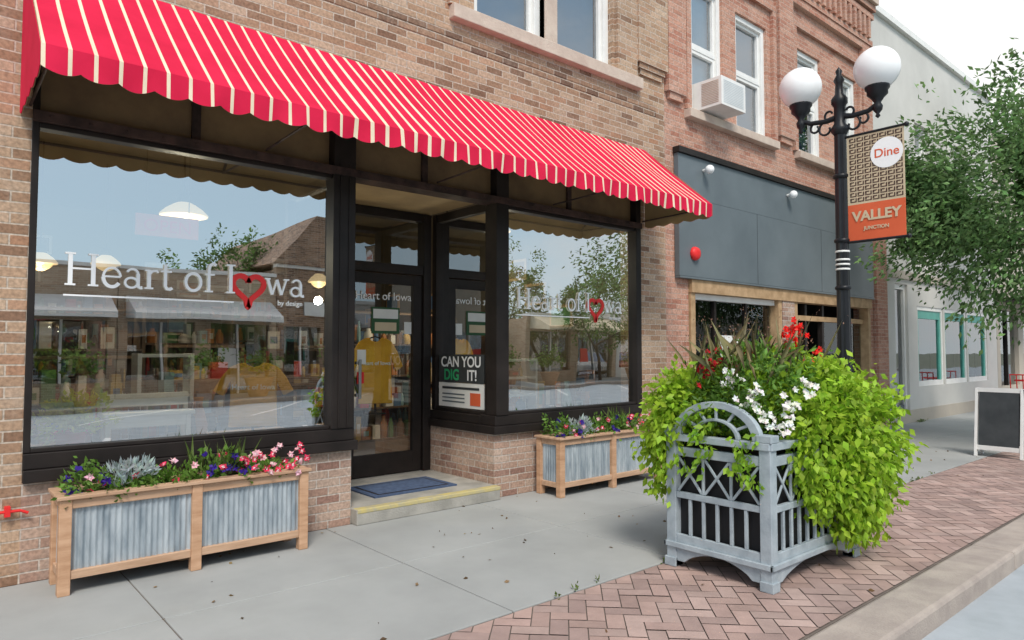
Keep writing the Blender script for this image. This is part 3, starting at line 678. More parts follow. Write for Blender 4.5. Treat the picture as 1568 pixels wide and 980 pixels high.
side((ax,ay+P,0),(0,1,0),(-1,0,0),by-ay-2*P); side((bx,ay+P,0),(0,1,0),(1,0,0),by-ay-2*P)
side((ax+P,ay,0),(1,0,0),(0,-1,0),bx-ax-2*P); side((ax+P,by,0),(1,0,0),(0,1,0),bx-ax-2*P)
for X in (ax+0.002,bx-0.05):
    cy=(ay+by)/2; Rr=(by-ay)/2-0.06
    for (ro,ri,t) in ((Rr,Rr-0.06,0.045),(Rr-0.15,Rr-0.175,0.03)):
        out=[(math.cos(math.pi*k/20),math.sin(math.pi*k/20)*0.72) for k in range(21)]
        pts=[(X,cy+c*ro,0.886+s*ro) for c,s in out]+[(X,cy+c*ri,0.886+s*ri) for c,s in reversed(out)]
        mb.prism(pts,(t,0,0),m_)
    for a in (30,60,90,120,150):
        c,s=math.cos(R(a)),math.sin(R(a))*0.72; mb.beam((X+0.02,cy+c*(Rr-0.16),0.886+s*(Rr-0.16)),(X+0.02,cy+c*(Rr-0.04),0.886+s*(Rr-0.04)),0.018,0.018,m_)
    for yy in (ay,by-P): 
        mb.box(X-0.012,X+0.085,yy-0.012,yy+P+0.012,0.886,0.93,m_)
mb.box(ax+0.08,bx-0.08,ay+0.08,by-0.08,0.1,0.84,'soil')
for x in (ax-0.012,bx-P-0.0):
    for y in (ay-0.012,by-P): mb.box(x,x+P+0.012,y,y+P+0.012,0.0,0.06,m_)
mb.done('lattice_frame',lp,bevel=0.004)

def ell(c,r,n,zmin=None,top=False):
    out=[]
    while len(out)<n:
        v=np.random.normal(size=3); v/=np.linalg.norm(v); k=random.uniform(0.65,1.0)*(1+0.13*math.sin(v[0]*7+c[0])+0.1*math.sin(v[2]*9+v[1]*6))
        p=(c[0]+v[0]*r[0]*k, c[1]+v[1]*r[1]*k, c[2]+v[2]*r[2]*k)
        if zmin and p[2]<zmin: continue
        if ax-0.02<p[0]<bx-0.02 and ay-0.01<p[1]<by and p[2]<0.85: continue
        if p[0]<ax+0.04 and -3.08<p[1]<-2.45 and p[2]<1.05: continue
        out.append(p)
    return out
A=[];Dd=[];Ss=[]
for c,r,n in (((4.88,-3.05,0.74),(0.53,0.37,0.60),760),((4.42,-3.14,0.80),(0.32,0.18,0.38),150),((4.95,-2.75,1.02),(0.48,0.48,0.40),280),((4.05,-2.36,0.88),(0.23,0.23,0.40),200),((4.5,-2.35,1.06),(0.5,0.25,0.33),150),((4.55,-2.7,1.20),(0.40,0.3,0.22),130)):
    p,d,s_=clumps(ell(c,r,n,0.14),12,0.045,0.060,(c[0],c[1],c[2]+0.1),0.95,0.75); A.append(p);Dd.append(d);Ss.append(s_)
A=np.vstack(A);Dd=np.vstack(Dd);Ss=np.concatenate(Ss)
leaves('lime_vine_foliage',A,Dd,Ss,varcol((0.34,0.52,0.04),len(A),0.35),lp,width=0.6)
p,d,s_=clumps(ell((4.40,-2.75,1.14),(0.55,0.36,0.33),420),12,0.04,0.05,(4.5,-2.75,0.9),0.1,0.7)
leaves('green_foliage',p,d,s_,varcol((0.15,0.29,0.05),len(p),0.5),lp,width=0.4)
cs=[(ax-0.02+random.gauss(0,.02),random.gauss(-2.66,0.04)+0.05*math.sin(z_*20),z_) for z_ in np.linspace(0.68,1.1,16)]+[(ax-0.02+random.gauss(0,.02),random.gauss(-2.95,0.04),z_) for z_ in np.linspace(0.62,0.9,12)]
p,d,s_=clumps(cs,8,0.025,0.055,(4.3,-2.75,1.0),0.7); leaves('trailing_leaves',p,d,s_,varcol((0.28,0.48,0.04),len(p),0.3),lp,width=0.6)
fw=[];fc=[]
for c,col,n,sp in (((4.78,-2.80,1.56),(0.85,0.02,0.015),34,0.038),((4.15,-2.60,1.40),(0.60,0.02,0.03),16,0.045),((4.35,-2.66,1.43),(0.5,0.02,0.03),12,0.04),((4.02,-2.62,1.31),(0.6,0.03,0.04),14,0.04),((4.95,-2.9,1.40),(0.8,0.03,0.02),8,0.03)):
    for k in range(n): fw.append(tuple(np.array(c)+np.random.normal(size=3)*sp)); fc.append(col)
for c in ((4.0,-2.80,1.24),(4.05,-2.95,1.16),(4.0,-3.05,1.02),(3.95,-2.95,1.10),(4.12,-3.14,1.10),(4.24,-3.2,1.18),(4.08,-3.14,0.98)):
    for k in range(10): fw.append(tuple(np.array(c)+np.random.normal(size=3)*0.032)); fc.append((0.88,0.87,0.82))
flowers('geranium_blooms',fw,0.028,fc,lp)
nS=90; P_=[];D_=[]
for k in range(nS):
    P_.append((random.uniform(3.95,4.95),random.uniform(-2.95,-2.45),1.30+random.uniform(-0.1,0.08))); D_.append((random.gauss(0,.6),random.gauss(0,.5),1))
Ls=np.random.uniform(0.18,0.42,nS)
leaves('wispy_stems',np.array(P_),np.array(D_),Ls,varcol((0.30,0.26,0.13),nS,0.4),lp,width=0.010)
tips=np.array(P_)+np.array(D_)/np.linalg.norm(np.array(D_),axis=1,keepdims=True)*Ls[:,None]
p,d,s_=clumps(tips,3,0.02,0.016,(4.5,-2.75,1.0),0); leaves('seed_heads',p,d,s_,varcol((0.30,0.17,0.12),len(p),0.4),lp)

# ------------------------------------------------------------------ street lamp
sl=empty('street_lamp'); mb=MB(); LX,LY=5.90,-2.70
mb.lathe((LX,LY,0),[(0.22,0),(0.22,0.08),(0.19,0.12),(0.17,0.35),(0.18,0.38),(0.13,0.45),(0.10,0.7),(0.115,0.74),(0.075,0.8),(0.062,0.9)],'black',16)
mb.lathe((LX,LY,0),[(0.06,0.9),(0.052,2.0),(0.047,3.3)],'black',20,False,0.10)
mb.lathe((LX,LY,0),[(0.05,3.28),(0.07,3.31),(0.07,3.34),(0.045,3.38),(0.045,3.52),(0.065,3.55),(0.065,3.59),(0.035,3.63),(0.03,3.72),(0.045,3.75),(0.02,3.80),(0.028,3.83),(0.0,3.87)],'black',16)
for z in (1.95,2.35,2.9): mb.lathe((LX,LY,z),[(0.05,0),(0.064,0.01),(0.064,0.03),(0.05,0.04)],'black',16)
GZ=3.765; GR=0.177; arms=[(0.02,-0.30),(-0.04,0.32)]
for dx,dy in arms:
    ex,ey=LX+dx,LY+dy
    mb.tube([(LX,LY,3.44),(LX+dx*0.3,LY+dy*0.35,3.42),(LX+dx*0.7,LY+dy*0.75,3.43),(ex,ey,3.47)],[0.026,0.022,0.02,0.022],'black',10)
    for (cr,cc,zc,a0,a1) in ((0.07,0.35,3.35,90,-200),(0.05,0.62,3.375,90,-230),(0.05,0.25,3.47,-90,160)):
        pts=[]
        for k in range(17):
            a=R(a0+(a1-a0)*k/16); rr=cr*(1-0.55*k/16); pts.append((LX+dx*cc, LY+dy*cc+math.copysign(1,dy)*rr*math.cos(a), zc+rr*math.sin(a)))
        mb.tube(pts,0.010,'black',6)
    mb.lathe((ex,ey,3.40),[(0.0,-0.05),(0.02,-0.03),(0.012,-0.01),(0.035,0.02),(0.04,0.05),(0.025,0.08),(0.05,0.12),(0.08,0.15),(0.08,0.18),(0.095,0.20),(0.095,0.22),(0.06,0.225)],'black',18)
mb.done('lamp_post',sl)
mb=MB()
for dx,dy in arms: mb.sphere((LX+dx,LY+dy,GZ),GR,'globe',32)
mb.done('globes',sl)
mb=MB()
for z in (2.12,2.16,2.2,2.27): mb.lathe((LX,LY,z),[(0.055,0),(0.06,0.008),(0.055,0.016)],'white',14)
mb.done('tie_wraps',sl)
bn=empty('banner_sign'); mb=MB()
by0,by1=-3.20,-2.755; bz0,bz1=2.34,3.25; zs=2.66
mb.box(LX-0.004,LX+0.004,by0,by1,bz0,zs,'orange'); mb.box(LX-0.004,LX+0.004,by0,by1,zs,bz1,'btan')
X=LX-0.0048
z=zs+0.02
while z<bz1-0.03:
    y=by0+0.012
    while y<by1-0.06:
        w=0.052
        mb.box(X-0.001,X,y,y+w,z,z+0.008,'brown'); mb.box(X-0.0012,X-0.0002,y,y+0.009,z+0.008,z+0.034,'brown')
        mb.box(X-0.0014,X-0.0004,y+0.018,y+w,z+0.026,z+0.034,'brown'); mb.box(X-0.0012,X-0.0002,y+w-0.012,y+w,z+0.012,z+0.026,'brown')
        y+=w+0.008
    z+=0.046
mb.done('banner_cloth',bn)
mb=MB()
def disc(cy,cz,ry,rz,x,mat,n=40): mb.poly([(x,cy-ry*math.cos(2*math.pi*k/n),cz+rz*math.sin(2*math.pi*k/n)) for k in range(n)],mat)
disc(-3.07,3.05,0.125,0.125,X-0.003,'whitev')
for zz in (bz1-0.005,bz0+0.01): mb.tube([(LX,LY,zz),(LX,by0-0.02,zz)],0.012,'black',8); mb.sphere((LX,by0-0.02,zz),0.02,'black',10)
mb.done('banner_arms',bn)
rot=(R(90),0,R(-90))
text('Dine',0.10,(X-0.004,-3.07,3.02),rot,'orange',bn,'banner_word',bold=0.001)
text('VALLEY',0.112,(X-0.004,-2.98,2.52),rot,'btan',bn,'banner_name',bold=0.004)
text('JUNCTION',0.04,(X-0.004,-2.98,2.44),rot,'btan',bn,'banner_sub',bold=0.001)

# ------------------------------------------------------------------ neighbour pink brick building
nb=empty('pink_brick_building'); mb=MB()
ops=[(7.60,13.2,-1,4.0),(7.72,8.48,4.62,6.5),(8.82,9.68,4.62,6.35),(10.65,11.45,4.62,6.35),(12.05,12.85,4.62,6.35)]
wall(mb,7.08,13.4,0.03,0.3,0,7.9,ops,'pink')
for a,b_ in ((7.12,7.5),(9.95,10.4),(13.0,13.38)):
    mb.box(a,b_,-0.05,0.028,4.75,7.0,'pink'); mb.box(a+0.05,b_-0.05,-0.025,0.028,4.66,4.747,'pink')
mb.box(7.1,13.4,-0.05,0.028,7.0,7.12,'pink')
for z,p in ((7.122,0.07),(7.62,0.10),(7.76,0.14)): mb.box(7.1,13.4,-p,0.028,z,z+0.10,'pink')
x=7.14
while x<13.3: mb.box(x,x+0.09,-0.11,0.028,7.23,7.60,'pink'); x+=0.2
for a,b_ in ((7.55,9.9),(10.45,12.98)):
    mb.box(a,a+0.1,-0.025,0.028,4.62,6.65,'pink'); mb.box(b_-0.1,b_,-0.025,0.028,4.62,6.65,'pink'); mb.box(a,b_,-0.028,0.028,6.652,6.75,'pink')
mb.box(7.08,13.4,0.302,14,4.1,7.8,'darkin')
mb.done('brick_wall',nb)
mb=MB(); mb.box(7.55,9.86,-0.08,0.2,4.50,4.615,'stone'); mb.box(10.5,13.0,-0.08,0.2,4.50,4.615,'stone'); mb.box(7.1,13.4,-0.2,0.35,7.87,8.0,'stone'); mb.done('stone_sills',nb,bevel=0.008)
sash(nb,7.72,8.48,4.62,6.5,0.10,'window_a','white','blind',upper='blind'); sash(nb,8.82,9.68,4.62,6.35,0.10,'window_b','white','blue',upper='blue'); sash(nb,10.65,11.45,4.62,6.35,0.10,'window_c','white','blue',upper='blind'); sash(nb,12.05,12.85,4.62,6.35,0.10,'window_d','white','blue')
mb=MB()
mb.box(7.30,13.25,-0.05,0.02,2.40,3.42,'panel'); mb.box(7.30,13.25,-0.045,0.02,3.425,3.98,'panel'); mb.box(7.28,13.27,-0.08,0.02,3.985,4.06,'dark')
for x in (9.2,11.2): mb.box(x-0.002,x+0.002,-0.052,-0.05,2.40,3.42,'dark')
mb.box(7.30,13.25,-0.06,0.02,2.37,2.395,'panel')
mb.done('grey_sign_panel',nb)
mb=MB()
for x in (7.85,10.1,12.4): mb.tube([(x,-0.05,3.83),(x,-0.12,3.84)],0.02,'white'); mb.sphere((x,-0.15,3.83),0.06,'globe',16)
mb.done('sign_lights',nb)
mb=MB(); mb.lathe((0,0,0),[(0.09,0),(0.09,0.02),(0.075,0.05),(0.03,0.06),(0.0,0.06)],'redv',20); o=mb.done('alarm_bell',nb); o.location=(7.62,-0.055,2.70); o.rotation_euler=(R(90),0,0)
mb=MB()
mb.box(7.60,13.2,2.6,2.65,0,4.0,'darkin'); mb.box(7.60,13.2,0.3,2.6,2.5,2.55,'darkin'); mb.box(7.60,13.2,0.3,2.6,-0.01,0.03,'step')
for a in (7.61,9.87,10.36,13.1): mb.box(a,a+0.10,0.0,0.16,0,2.20,'rawwood')
mb.box(7.60,13.2,-0.03,0.16,2.20,2.368,'rawwood'); mb.box(7.71,9.86,0.06,0.14,2.12,2.195,'white')
mb.box(9.98,10.35,-0.01,0.25,0,2.20,'lowbrick')
for a in (10.9,11.5,12.3): mb.box(a,a+0.07,0.1,0.18,0.03,2.195,'dark')
mb.box(10.47,13.09,0.08,0.18,1.92,2.0,'rawwood')
mb.box(7.71,9.86,0.08,0.2,0.0,0.5,'dark')
for a in (8.3,9.1): mb.box(a,a+0.05,0.1,0.16,0.5,2.12,'dark')
mb.poly([(7.71,0.13,0.5),(9.86,0.13,0.5),(9.86,0.13,2.12),(7.71,0.13,2.12)],'glassv'); mb.poly([(11.57,0.14,0.3),(13.1,0.14,0.3),(13.1,0.14,1.92),(11.57,0.14,1.92)],'glassv')
mb.box(8.45,8.95,0.11,0.115,1.25,1.65,'white')
mb.box(8.0,8.6,1.2,1.5,0.03,1.1,'rawwood'); mb.box(9.0,9.6,1.4,1.7,0.03,1.4,'stucco2'); mb.box(10.7,11.0,1.2,1.9,0.03,1.9,'lowbrick'); mb.beam((11.2,0.9,0.03),(11.9,1.3,2.2),0.08,0.04,'rawwood')
mb.box(7.28,7.60,0.3,14,0,4.1,'darkin'); mb.box(13.2,13.4,0.3,14,0,4.1,'darkin'); mb.box(7.60,13.2,12,14,0,4.1,'darkin')
mb.done('vacant_shopfront',nb)
ac=empty('window_air_conditioner'); mb=MB()
mb.box(7.82,8.40,-0.36,0.14,4.65,5.03,'white')
for z in np.arange(4.69,4.98,0.022): mb.box(7.815,7.819,-0.32,-0.06,z,z+0.012,'stone')
for z in np.arange(4.69,4.98,0.022): mb.box(7.87,8.35,-0.364,-0.361,z,z+0.010,'blind')
mb.done('ac_casing',ac,bevel=0.01)

# ------------------------------------------------------------------ pale building & beyond
pb=empty('pale_stucco_building'); mb=MB()
ops=[(14.35,15.0,-1,2.75),(15.5,17.0,0.7,2.35),(17.1,18.55,0.7,2.35),(18.65,20.1,0.7,2.35),(15.6,16.4,4.9,6.2),(18.0,18.8,4.9,6.2)]
wall(mb,13.9,20.9,0.0,0.3,0,7.9,ops,'stucco'); mb.box(13.42,13.898,-0.04,0.3,0,4.2,'pink'); mb.box(13.42,13.898,0.0,0.3,4.2,7.9,'stucco')
mb.box(13.42,20.9,-0.08,0.3,7.9,8.02,'white'); mb.box(13.42,20.9,0.31,14,0,7.9,'stucco')
mb.box(13.9,20.9,-0.05,-0.002,2.85,3.0,'stucco2'); mb.box(13.9,20.9,-0.02,-0.002,0,0.25,'stucco2')
mb.done('stucco_wall',pb)
mb=MB()
for a,b_ in ((15.5,17.0),(17.1,18.55),(18.65,20.1)):
    t=0.07
    mb.box(a,a+t,0.02,0.12,0.7,2.35,'white'); mb.box(b_-t,b_,0.02,0.12,0.7,2.35,'white'); mb.box(a+t,b_-t,0.02,0.12,0.7,0.8,'white'); mb.box(a+t,b_-t,0.02,0.12,2.27,2.35,'white')
    mb.box(a+t,a+t+0.08,0.04,0.11,0.8,2.27,'teal'); mb.box(b_-t-0.08,b_-t,0.04,0.11,0.8,2.27,'teal'); mb.box(a+t+0.08,b_-t-0.08,0.04,0.11,2.1,2.27,'teal')
    mb.poly([(a,0.07,0.8),(b_,0.07,0.8),(b_,0.07,2.3),(a,0.07,2.3)],'glassd'); mb.box(a+t,b_-t,0.24,0.26,0.7,2.27,'darkin')
mb.box(14.35,14.43,0.05,0.15,0,2.75,'white'); mb.box(14.92,15.0,0.05,0.15,0,2.75,'white'); mb.box(14.43,14.92,0.05,0.15,2.65,2.75,'white'); mb.box(14.43,14.92,0.08,0.12,0.0,0.35,'panel')
mb.poly([(14.43,0.1,0.35),(14.92,0.1,0.35),(14.92,0.1,2.65),(14.43,0.1,2.65)],'glassd'); mb.box(14.36,14.99,0.28,0.3,0,2.75,'darkin')
mb.done('shop_windows',pb)
sash(pb,15.6,16.4,4.9,6.2,0.1,'window_a','white','teal'); sash(pb,18.0,18.8,4.9,6.2,0.1,'window_b','white','teal')
fb=empty('beige_shop_building'); mb=MB()
ops=[(21.2+2.2*k,22.9+2.2*k,0.5,2.5) for k in range(12)]+[(21.5+3*k,22.4+3*k,4.8,6.2) for k in range(8)]
wall(mb,20.92,48,0.0,0.3,0,7.2,ops,'stucco2'); mb.box(20.92,48,0.31,14,0,7.1,'stucco2'); mb.box(20.92,48,-0.1,0.3,7.2,7.35,'white')
mb.box(20.95,30,-0.9,-0.002,2.7,2.78,'dark')
for k in range(12):
    a=21.2+2.2*k; mb.poly([(a,0.1,0.5),(a+1.7,0.1,0.5),(a+1.7,0.1,2.5),(a,0.1,2.5)],'glassd'); mb.box(a,a+1.7,0.26,0.3,0.5,2.5,'darkin'); mb.box(a+0.82,a+0.88,0.05,0.15,0.5,2.5,'dark')
for k in range(8):
    a=21.5+3*k; mb.poly([(a,0.1,4.8),(a+.9,0.1,4.8),(a+.9,0.1,6.2),(a,0.1,6.2)],'winglass'); mb.box(a,a+.9,0.26,0.3,4.8,6.2,'blue')
mb.done('walls',fb)

sb=empty('sandwich_board_sign'); mb=MB(); X=11.15; t=0.14
for s in (-1,1):
    def pt(y,z): return (X+s*(t*(1-z/0.92))+ (0), y, z)
    for y in (-2.21,-2.73): mb.beam(pt(y,0),pt(y,0.92),0.05,0.03,'white',up=(0,1,0))
    mb.beam(pt(-2.21,0.90),pt(-2.73,0.90),0.03,0.06,'white'); mb.beam(pt(-2.21,0.12),pt(-2.73,0.12),0.03,0.06,'white')
    a,b_,c_,d_=pt(-2.24,0.14),pt(-2.70,0.14),pt(-2.70,0.88),pt(-2.24,0.88); mb.prism([a,b_,c_,d_],(0.008*s,0,0),'cardb')
mb.done('chalkboards',sb)
bs=empty('bistro_table_set'); mb=MB()
mb.lathe((19.8,-0.9,0),[(0.2,0),(0.03,0.03),(0.02,0.7),(0.3,0.71),(0.3,0.74),(0.0,0.74)],'redv',20)
for x,s in ((19.2,-1),(20.4,1)):
    for dx in (-0.18,0.18):
        for dy in (-0.18,0.18): mb.tube([(x+dx,-0.9+dy,0),(x+dx,-0.9+dy,0.45)],0.012,'redv',6)
    mb.box(x-0.2,x+0.2,-1.1,-0.7,0.45,0.47,'redv')
    for dy in (-0.18,-0.06,0.06,0.18): mb.tube([(x+s*0.18,-0.9+dy,0.47),(x+s*0.24,-0.9+dy,0.88)],0.012,'redv',6)
    mb.tube([(x+s*0.24,-1.09,0.88),(x+s*0.24,-0.71,0.88)],0.015,'redv',6)
mb.done('chairs_and_table',bs)

# ------------------------------------------------------------------ trees
def tree(loc,H,crown_r,trunk_h,n_leaf,leaf=0.075,seed=1,col=(0.055,0.12,0.035),name='street_tree'):
    random.seed(seed); np.random.seed(seed)
    e=empty(name); mb=MB(); tips=[]
    base=Vector(loc); c=base+Vector((0,0,trunk_h+(H-trunk_h)*0.48)); cc=np.array(c); rz=(H-trunk_h)*0.56; RR=np.array([crown_r,crown_r,rz])
    def grow(p,d,L,r,lv):
        pts=[p]; dd=d.copy()
        for k in range(5):
            dd=(dd+Vector((random.gauss(0,.12),random.gauss(0,.12),random.gauss(0.02,.08)))).normalized(); q=pts[-1]+dd*L/5
            if lv>0 and np.linalg.norm((np.array(q)-cc)/RR)>1.05: break
            pts.append(q)
        if len(pts)<2: return
        mb.tube(pts,[r*(1-0.09*k) for k in range(len(pts))],'bark',8 if lv<2 else 5)
        if lv>=2: tips.extend(pts[1:])
        if lv<4:
            for k in range(4 if lv==0 else 3):
                a=random.uniform(0,2*math.pi); sp=random.uniform(0.45,0.95); o_=dd.orthogonal().normalized(); o_.rotate(Matrix.Rotation(a,3,dd))
                nd=(dd+o_*sp).normalized(); grow(pts[max(1,len(pts)-1-random.choice([0,1,2]))] if k else pts[-1],nd,L*random.uniform(0.62,0.82),r*0.55,lv+1)
    grow(base,Vector((0,0,1)),trunk_h,0.11*H/6,0)
    mb.done('trunk_and_limbs',e)
    T=np.array([tuple(t) for t in tips])
    ncl=n_leaf//26
    ex=[]
    while len(ex)<ncl:
        v=np.random.normal(size=3); v/=np.linalg.norm(v); k=random.uniform(0.25,1.0)**0.5*(1+0.16*math.sin(v[0]*6+seed)+0.14*math.sin(v[2]*7+v[1]*5))
        if math.sin(v[0]*11)+math.sin(v[1]*12+2)+math.sin(v[2]*10)>1.2: continue
        ex.append(cc+v*RR*k)
    allc=np.vstack([T[np.random.choice(len(T),ncl)],np.array(ex)]) if len(T) else np.array(ex)
    p,d,s_=clumps(allc,13,0.11*crown_r/2.3,leaf,cc,0.35)
    cv=varcol(col,len(p),0.5)*np.repeat(np.random.uniform(0.7,1.35,(len(allc),1)),13,axis=0)
    leaves('crown_leaves',p,d,s_,np.clip(cv,0,1),e,width=0.45)
tree((12.9,-2.95,0),5.45,2.4,2.1,46000,0.10,5,(0.14,0.25,0.085))
tree((17.5,-3.0,0),7.6,2.0,3.4,12000,0.11,15,(0.17,0.28,0.10))
tree((22,-21.5,0),6.4,2.6,2.2,7000,0.16,6,(0.11,0.21,0.05)); tree((9.5,-22.5,0),6.0,2.6,2.2,5000,0.18,8,(0.11,0.21,0.05)); tree((29,-20,0),5.8,2.6,2.2,5000,0.17,9,(0.11,0.21,0.05))
tree((24,-16.3,0),5.0,2.0,1.8,6000,0.14,12,(0.11,0.21,0.05))
random.seed(77); np.random.seed(77)

# ------------------------------------------------------------------ far side of the street (seen in the glass)
def opp(x0,x1,h,mat,name,awn=None,gable=False,parapet='white'):
    e=empty(name); mb=MB(); y=-18.0
    nW=max(2,int((x1-x0)/2.6)); w=(x1-x0)/nW
    ops=[(x0+k*w+0.25,x0+(k+1)*w-0.25,0.5 if k%3!=1 else -1,2.3) for k in range(nW)]
    wall(mb,x0,x1,y-0.3,y,0,h,ops,mat); mb.box(x0,x1,y-12,y-0.31,0,h-0.1,mat); mb.box(x0,x1,y-0.3,y+0.1,h,h+0.12,parapet)
    for k in range(nW):
        a,b_=x0+k*w+0.25,x0+(k+1)*w-0.25
        mb.poly([(b_,y-0.15,0.0),(a,y-0.15,0.0),(a,y-0.15,2.3),(b_,y-0.15,2.3)],'winglass'); mb.box((a+b_)/2-0.03,(a+b_)/2+0.03,y-0.14,y-0.08,0,2.3,'white'); mb.box(a,b_,y-0.3,y-0.28,0,2.3,'darkin')
        if k%2: mb.box(a+0.3,a+0.9,y-0.13,y-0.12,0.8,1.5,random.choice(['white','redv','btan']))
    if awn: mb.prism([(x0+0.2,y+0.02,3.0),(x0+0.2,y+1.2,2.5),(x0+0.2,y+1.2,2.35),(x0+0.2,y+0.02,2.4)],(x1-x0-0.4,0,0),awn)
    else: mb.box(x0+1,x0+4.2,y+0.02,y+0.08,2.65,3.1,'white'); 
    if gable: mb.prism([(x0-0.2,y+0.2,h+0.12),(x1+0.2,y+0.2,h+0.12),(x1-1.4,y+0.2,h+1.9),(x0+1.4,y+0.2,h+1.9)],(0,-9,0),'brickdk')
    mb.done('walls',e)
opp(-20,-4,4.4,'stucco2','opposite_shop_building'); opp(-3.98,4.5,3.9,'oppbrick','opposite_shop_building','white'); opp(4.52,9.3,3.9,'oppbrick','opposite_shop_building','white'); opp(9.32,13,4.3,'brickdk','opposite_shop_building',None,True)
opp(13.02,19,3.3,'stucco','opposite_shop_building','white'); opp(21,27,3.0,'oppbrick','opposite_shop_building','cream'); opp(27.02,45,3.4,'stucco','opposite_shop_building')
e=empty('opposite_planter_shrubs'); mb=MB(); cs=[]
for x in (1.5,3.4,6.4,8.0,10.6,13.2,15.6,18.2,20.5,26):
    mb.lathe((x,-16.0,0),[(0.25,0),(0.4,0.5),(0.44,0.55)],'cedar',14)
    cs+= [(x+random.gauss(0,.3),-16+random.gauss(0,.25),0.85+abs(random.gauss(0,.28))) for _ in range(50)]
mb.done('pots',e); p,d,s_=clumps(cs,8,0.08,0.13,(10,-16,0),0.0); leaves('shrub_leaves',p,d,s_,varcol((0.14,0.24,0.05),len(p),0.5),e)
def car(x,y,rz,paint):
    e=empty('parked_car',(x,y,-0.125)); e.rotation_euler=(0,0,rz); mb=MB(); 
    body=[(-2.2,0.35),(-2.25,0.6),(-2.15,0.85),(-1.6,0.93),(0.9,0.95),(1.9,0.82),(2.2,0.65),(2.22,0.35),(1.75,0.28),(-1.75,0.28)]
    mb.prism([(a,-0.88,z) for a,z in body],(0,1.76,0),paint)
    cab=[(-1.9,0.92),(-1.45,1.40),(-0.9,1.47),(0.2,1.45),(1.0,0.94)]
    def cabv(s,k): return [(a*1.0,s*(0.82 if z<1 else 0.66)*k,z) for a,z in cab]
    v=cabv(-1,1)+cabv(1,1)
    mb.add(v,[(0,1,2,3,4),(9,8,7,6,5)],'winglass'); mb.add(v,[(0,5,6,1),(3,8,9,4)],'winglass'); mb.add(v,[(1,6,7,2),(2,7,8,3)],paint)
    for a in (-0.45,0.25): 
        for s in (-1,1): mb.beam((a,s*0.835,0.93),(a-0.05,s*0.67,1.45),0.06,0.03,paint)
    for a in (-1.4,1.4):
        for s in (-1,1):
            pts=[(a+0.33*math.cos(2*math.pi*k/20),s*0.9,0.33+0.33*math.sin(2*math.pi*k/20)) for k in range(20)]; mb.prism(pts,(0,-s*0.22,0),'tyre')
            pts=[(a+0.19*math.cos(2*math.pi*k/12),s*0.905,0.33+0.19*math.sin(2*math.pi*k/12)) for k in range(12)]; mb.prism(pts,(0,-s*0.02,0),'chrome')
    mb.done('car_body',e,bevel=0.03)
cp=[pm('car_white',(0.7,0.7,0.7),None,1,0.25),pm('car_dark',(0.03,0.035,0.045),None,1,0.25),pm('car_red',(0.35,0.03,0.03),None,1,0.25),pm('car_silver',(0.4,0.42,0.44),None,1,0.25)]
for x,k in ((-3.0,1),(30.5,0),(34,2),(38,3)): car(x,-13.0,R(52),cp[k])

P_=[];D_=[]
for k in range(190):
    P_.append((random.uniform(0,12),-0.02-abs(random.gauss(0,1.7)),0.006)); a=random.uniform(0,6.28); D_.append((math.cos(a),math.sin(a),0.08))
P_=[p for p in P_ if p[1]>-3.5]; D_=D_[:len(P_)]
leaves('fallen_leaves',np.array(P_),np.array(D_),np.random.uniform(0.012,0.04,len(P_)),varcol((0.24,0.16,0.08),len(P_),0.6),None,width=0.6)
cs=[(random.uniform(2.8,9),-2.335+random.gauss(0,.01),0.01) for _ in range(40)]+[(15.3+random.gauss(0,.2),-0.1,0.03) for _ in range(20)]
p,d,s_=clumps(cs,6,0.012,0.03,(5,-2.3,-1),-0.2); leaves('weed_tufts',p,d,s_,varcol((0.16,0.22,0.06),len(p),0.4),None)

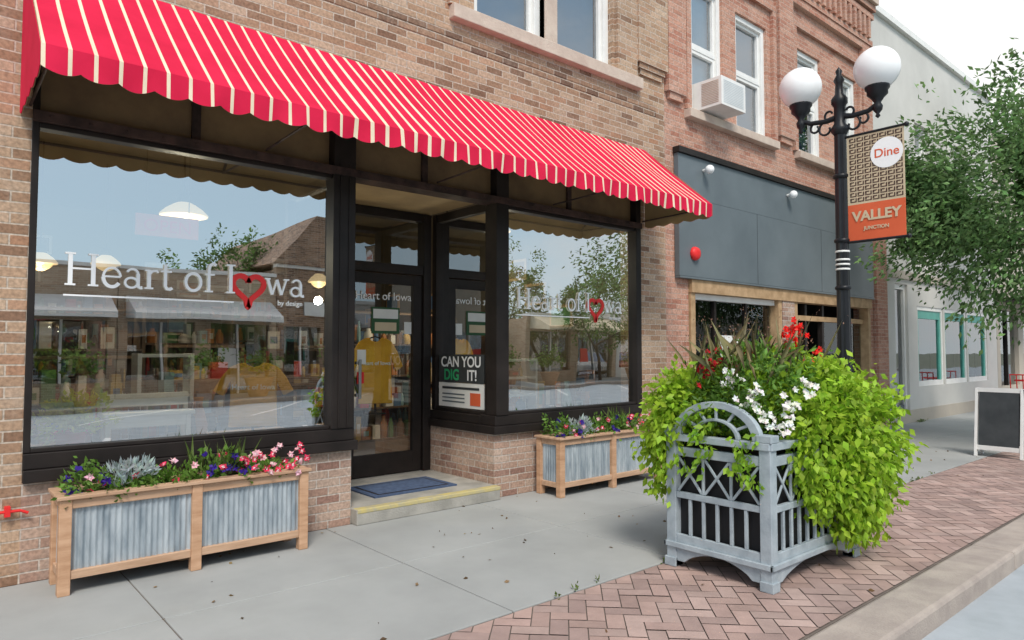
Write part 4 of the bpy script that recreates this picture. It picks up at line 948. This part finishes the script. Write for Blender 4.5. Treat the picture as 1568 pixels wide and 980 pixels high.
# ------------------------------------------------------------------ light & camera
az,el=R(212),R(50)
sd=Vector((math.sin(az)*math.cos(el),math.cos(az)*math.cos(el),math.sin(el)))
sun=bpy.data.lights.new('sun','SUN'); sun.energy=2.7; sun.angle=R(18); sun.color=(1.0,0.95,0.87)
so=bpy.data.objects.new('sun',sun); COL.objects.link(so); so.rotation_euler=sd.to_track_quat('Z','Y').to_euler(); so.location=(0,0,20)
w=bpy.data.worlds.new('World'); S.world=w; w.use_nodes=True; nt=w.node_tree; L=nt.links
bg=nt.nodes['Background']; sk=nt.nodes.new('ShaderNodeTexSky'); sk.sky_type='NISHITA'; sk.sun_disc=False
sk.sun_elevation=el; sk.sun_rotation=az; sk.air_density=1.0; sk.dust_density=2.0; sk.ozone_density=1.0
tc=N(nt,'ShaderNodeTexCoord'); sp=N(nt,'ShaderNodeSeparateXYZ'); L.new(tc.outputs['Generated'],sp.inputs[0])
hz=N(nt,'ShaderNodeMapRange'); hz.inputs['From Min'].default_value=0.0; hz.inputs['From Max'].default_value=0.9; hz.inputs['To Min'].default_value=0.9; hz.inputs['To Max'].default_value=0.1; L.new(sp.outputs[2],hz.inputs[0])
hazy=mixc(nt,sk.outputs[0],(5.6,7.4,8.6),hz.outputs[0])
cn=N(nt,'ShaderNodeTexNoise',Scale=2.2,Detail=7,Roughness=0.6); mp=N(nt,'ShaderNodeMapping'); mp.inputs['Scale'].default_value=(1,1,2.5); L.new(tc.outputs['Generated'],mp.inputs[0]); L.new(mp.outputs[0],cn.inputs['Vector'])
a1=N(nt,'ShaderNodeMath',operation='MULTIPLY_ADD'); L.new(sp.outputs[0],a1.inputs[0]); a1.inputs[1].default_value=0.45; L.new(cn.outputs[0],a1.inputs[2])
a2=N(nt,'ShaderNodeMath',operation='MULTIPLY_ADD'); L.new(sp.outputs[1],a2.inputs[0]); a2.inputs[1].default_value=0.35; L.new(a1.outputs[0],a2.inputs[2])
mr=N(nt,'ShaderNodeMapRange'); mr.inputs['From Min'].default_value=0.50; mr.inputs['From Max'].default_value=0.85; L.new(a2.outputs[0],mr.inputs[0])
L.new(mixc(nt,hazy,(7.2,7.2,7.1),mr.outputs[0]),bg.inputs[0]); bg.inputs[1].default_value=0.15
cd=bpy.data.cameras.new('camera'); cd.lens=24.2; cd.sensor_width=36; cd.clip_end=1000; cd.clip_start=0.05
co=bpy.data.objects.new('camera',cd); COL.objects.link(co); co.location=(0,-5.27,1.45); co.rotation_euler=(R(92.47),0,R(-40.7)); S.camera=co
S.view_settings.view_transform='Standard'; S.view_settings.look='None'; S.view_settings.exposure=0
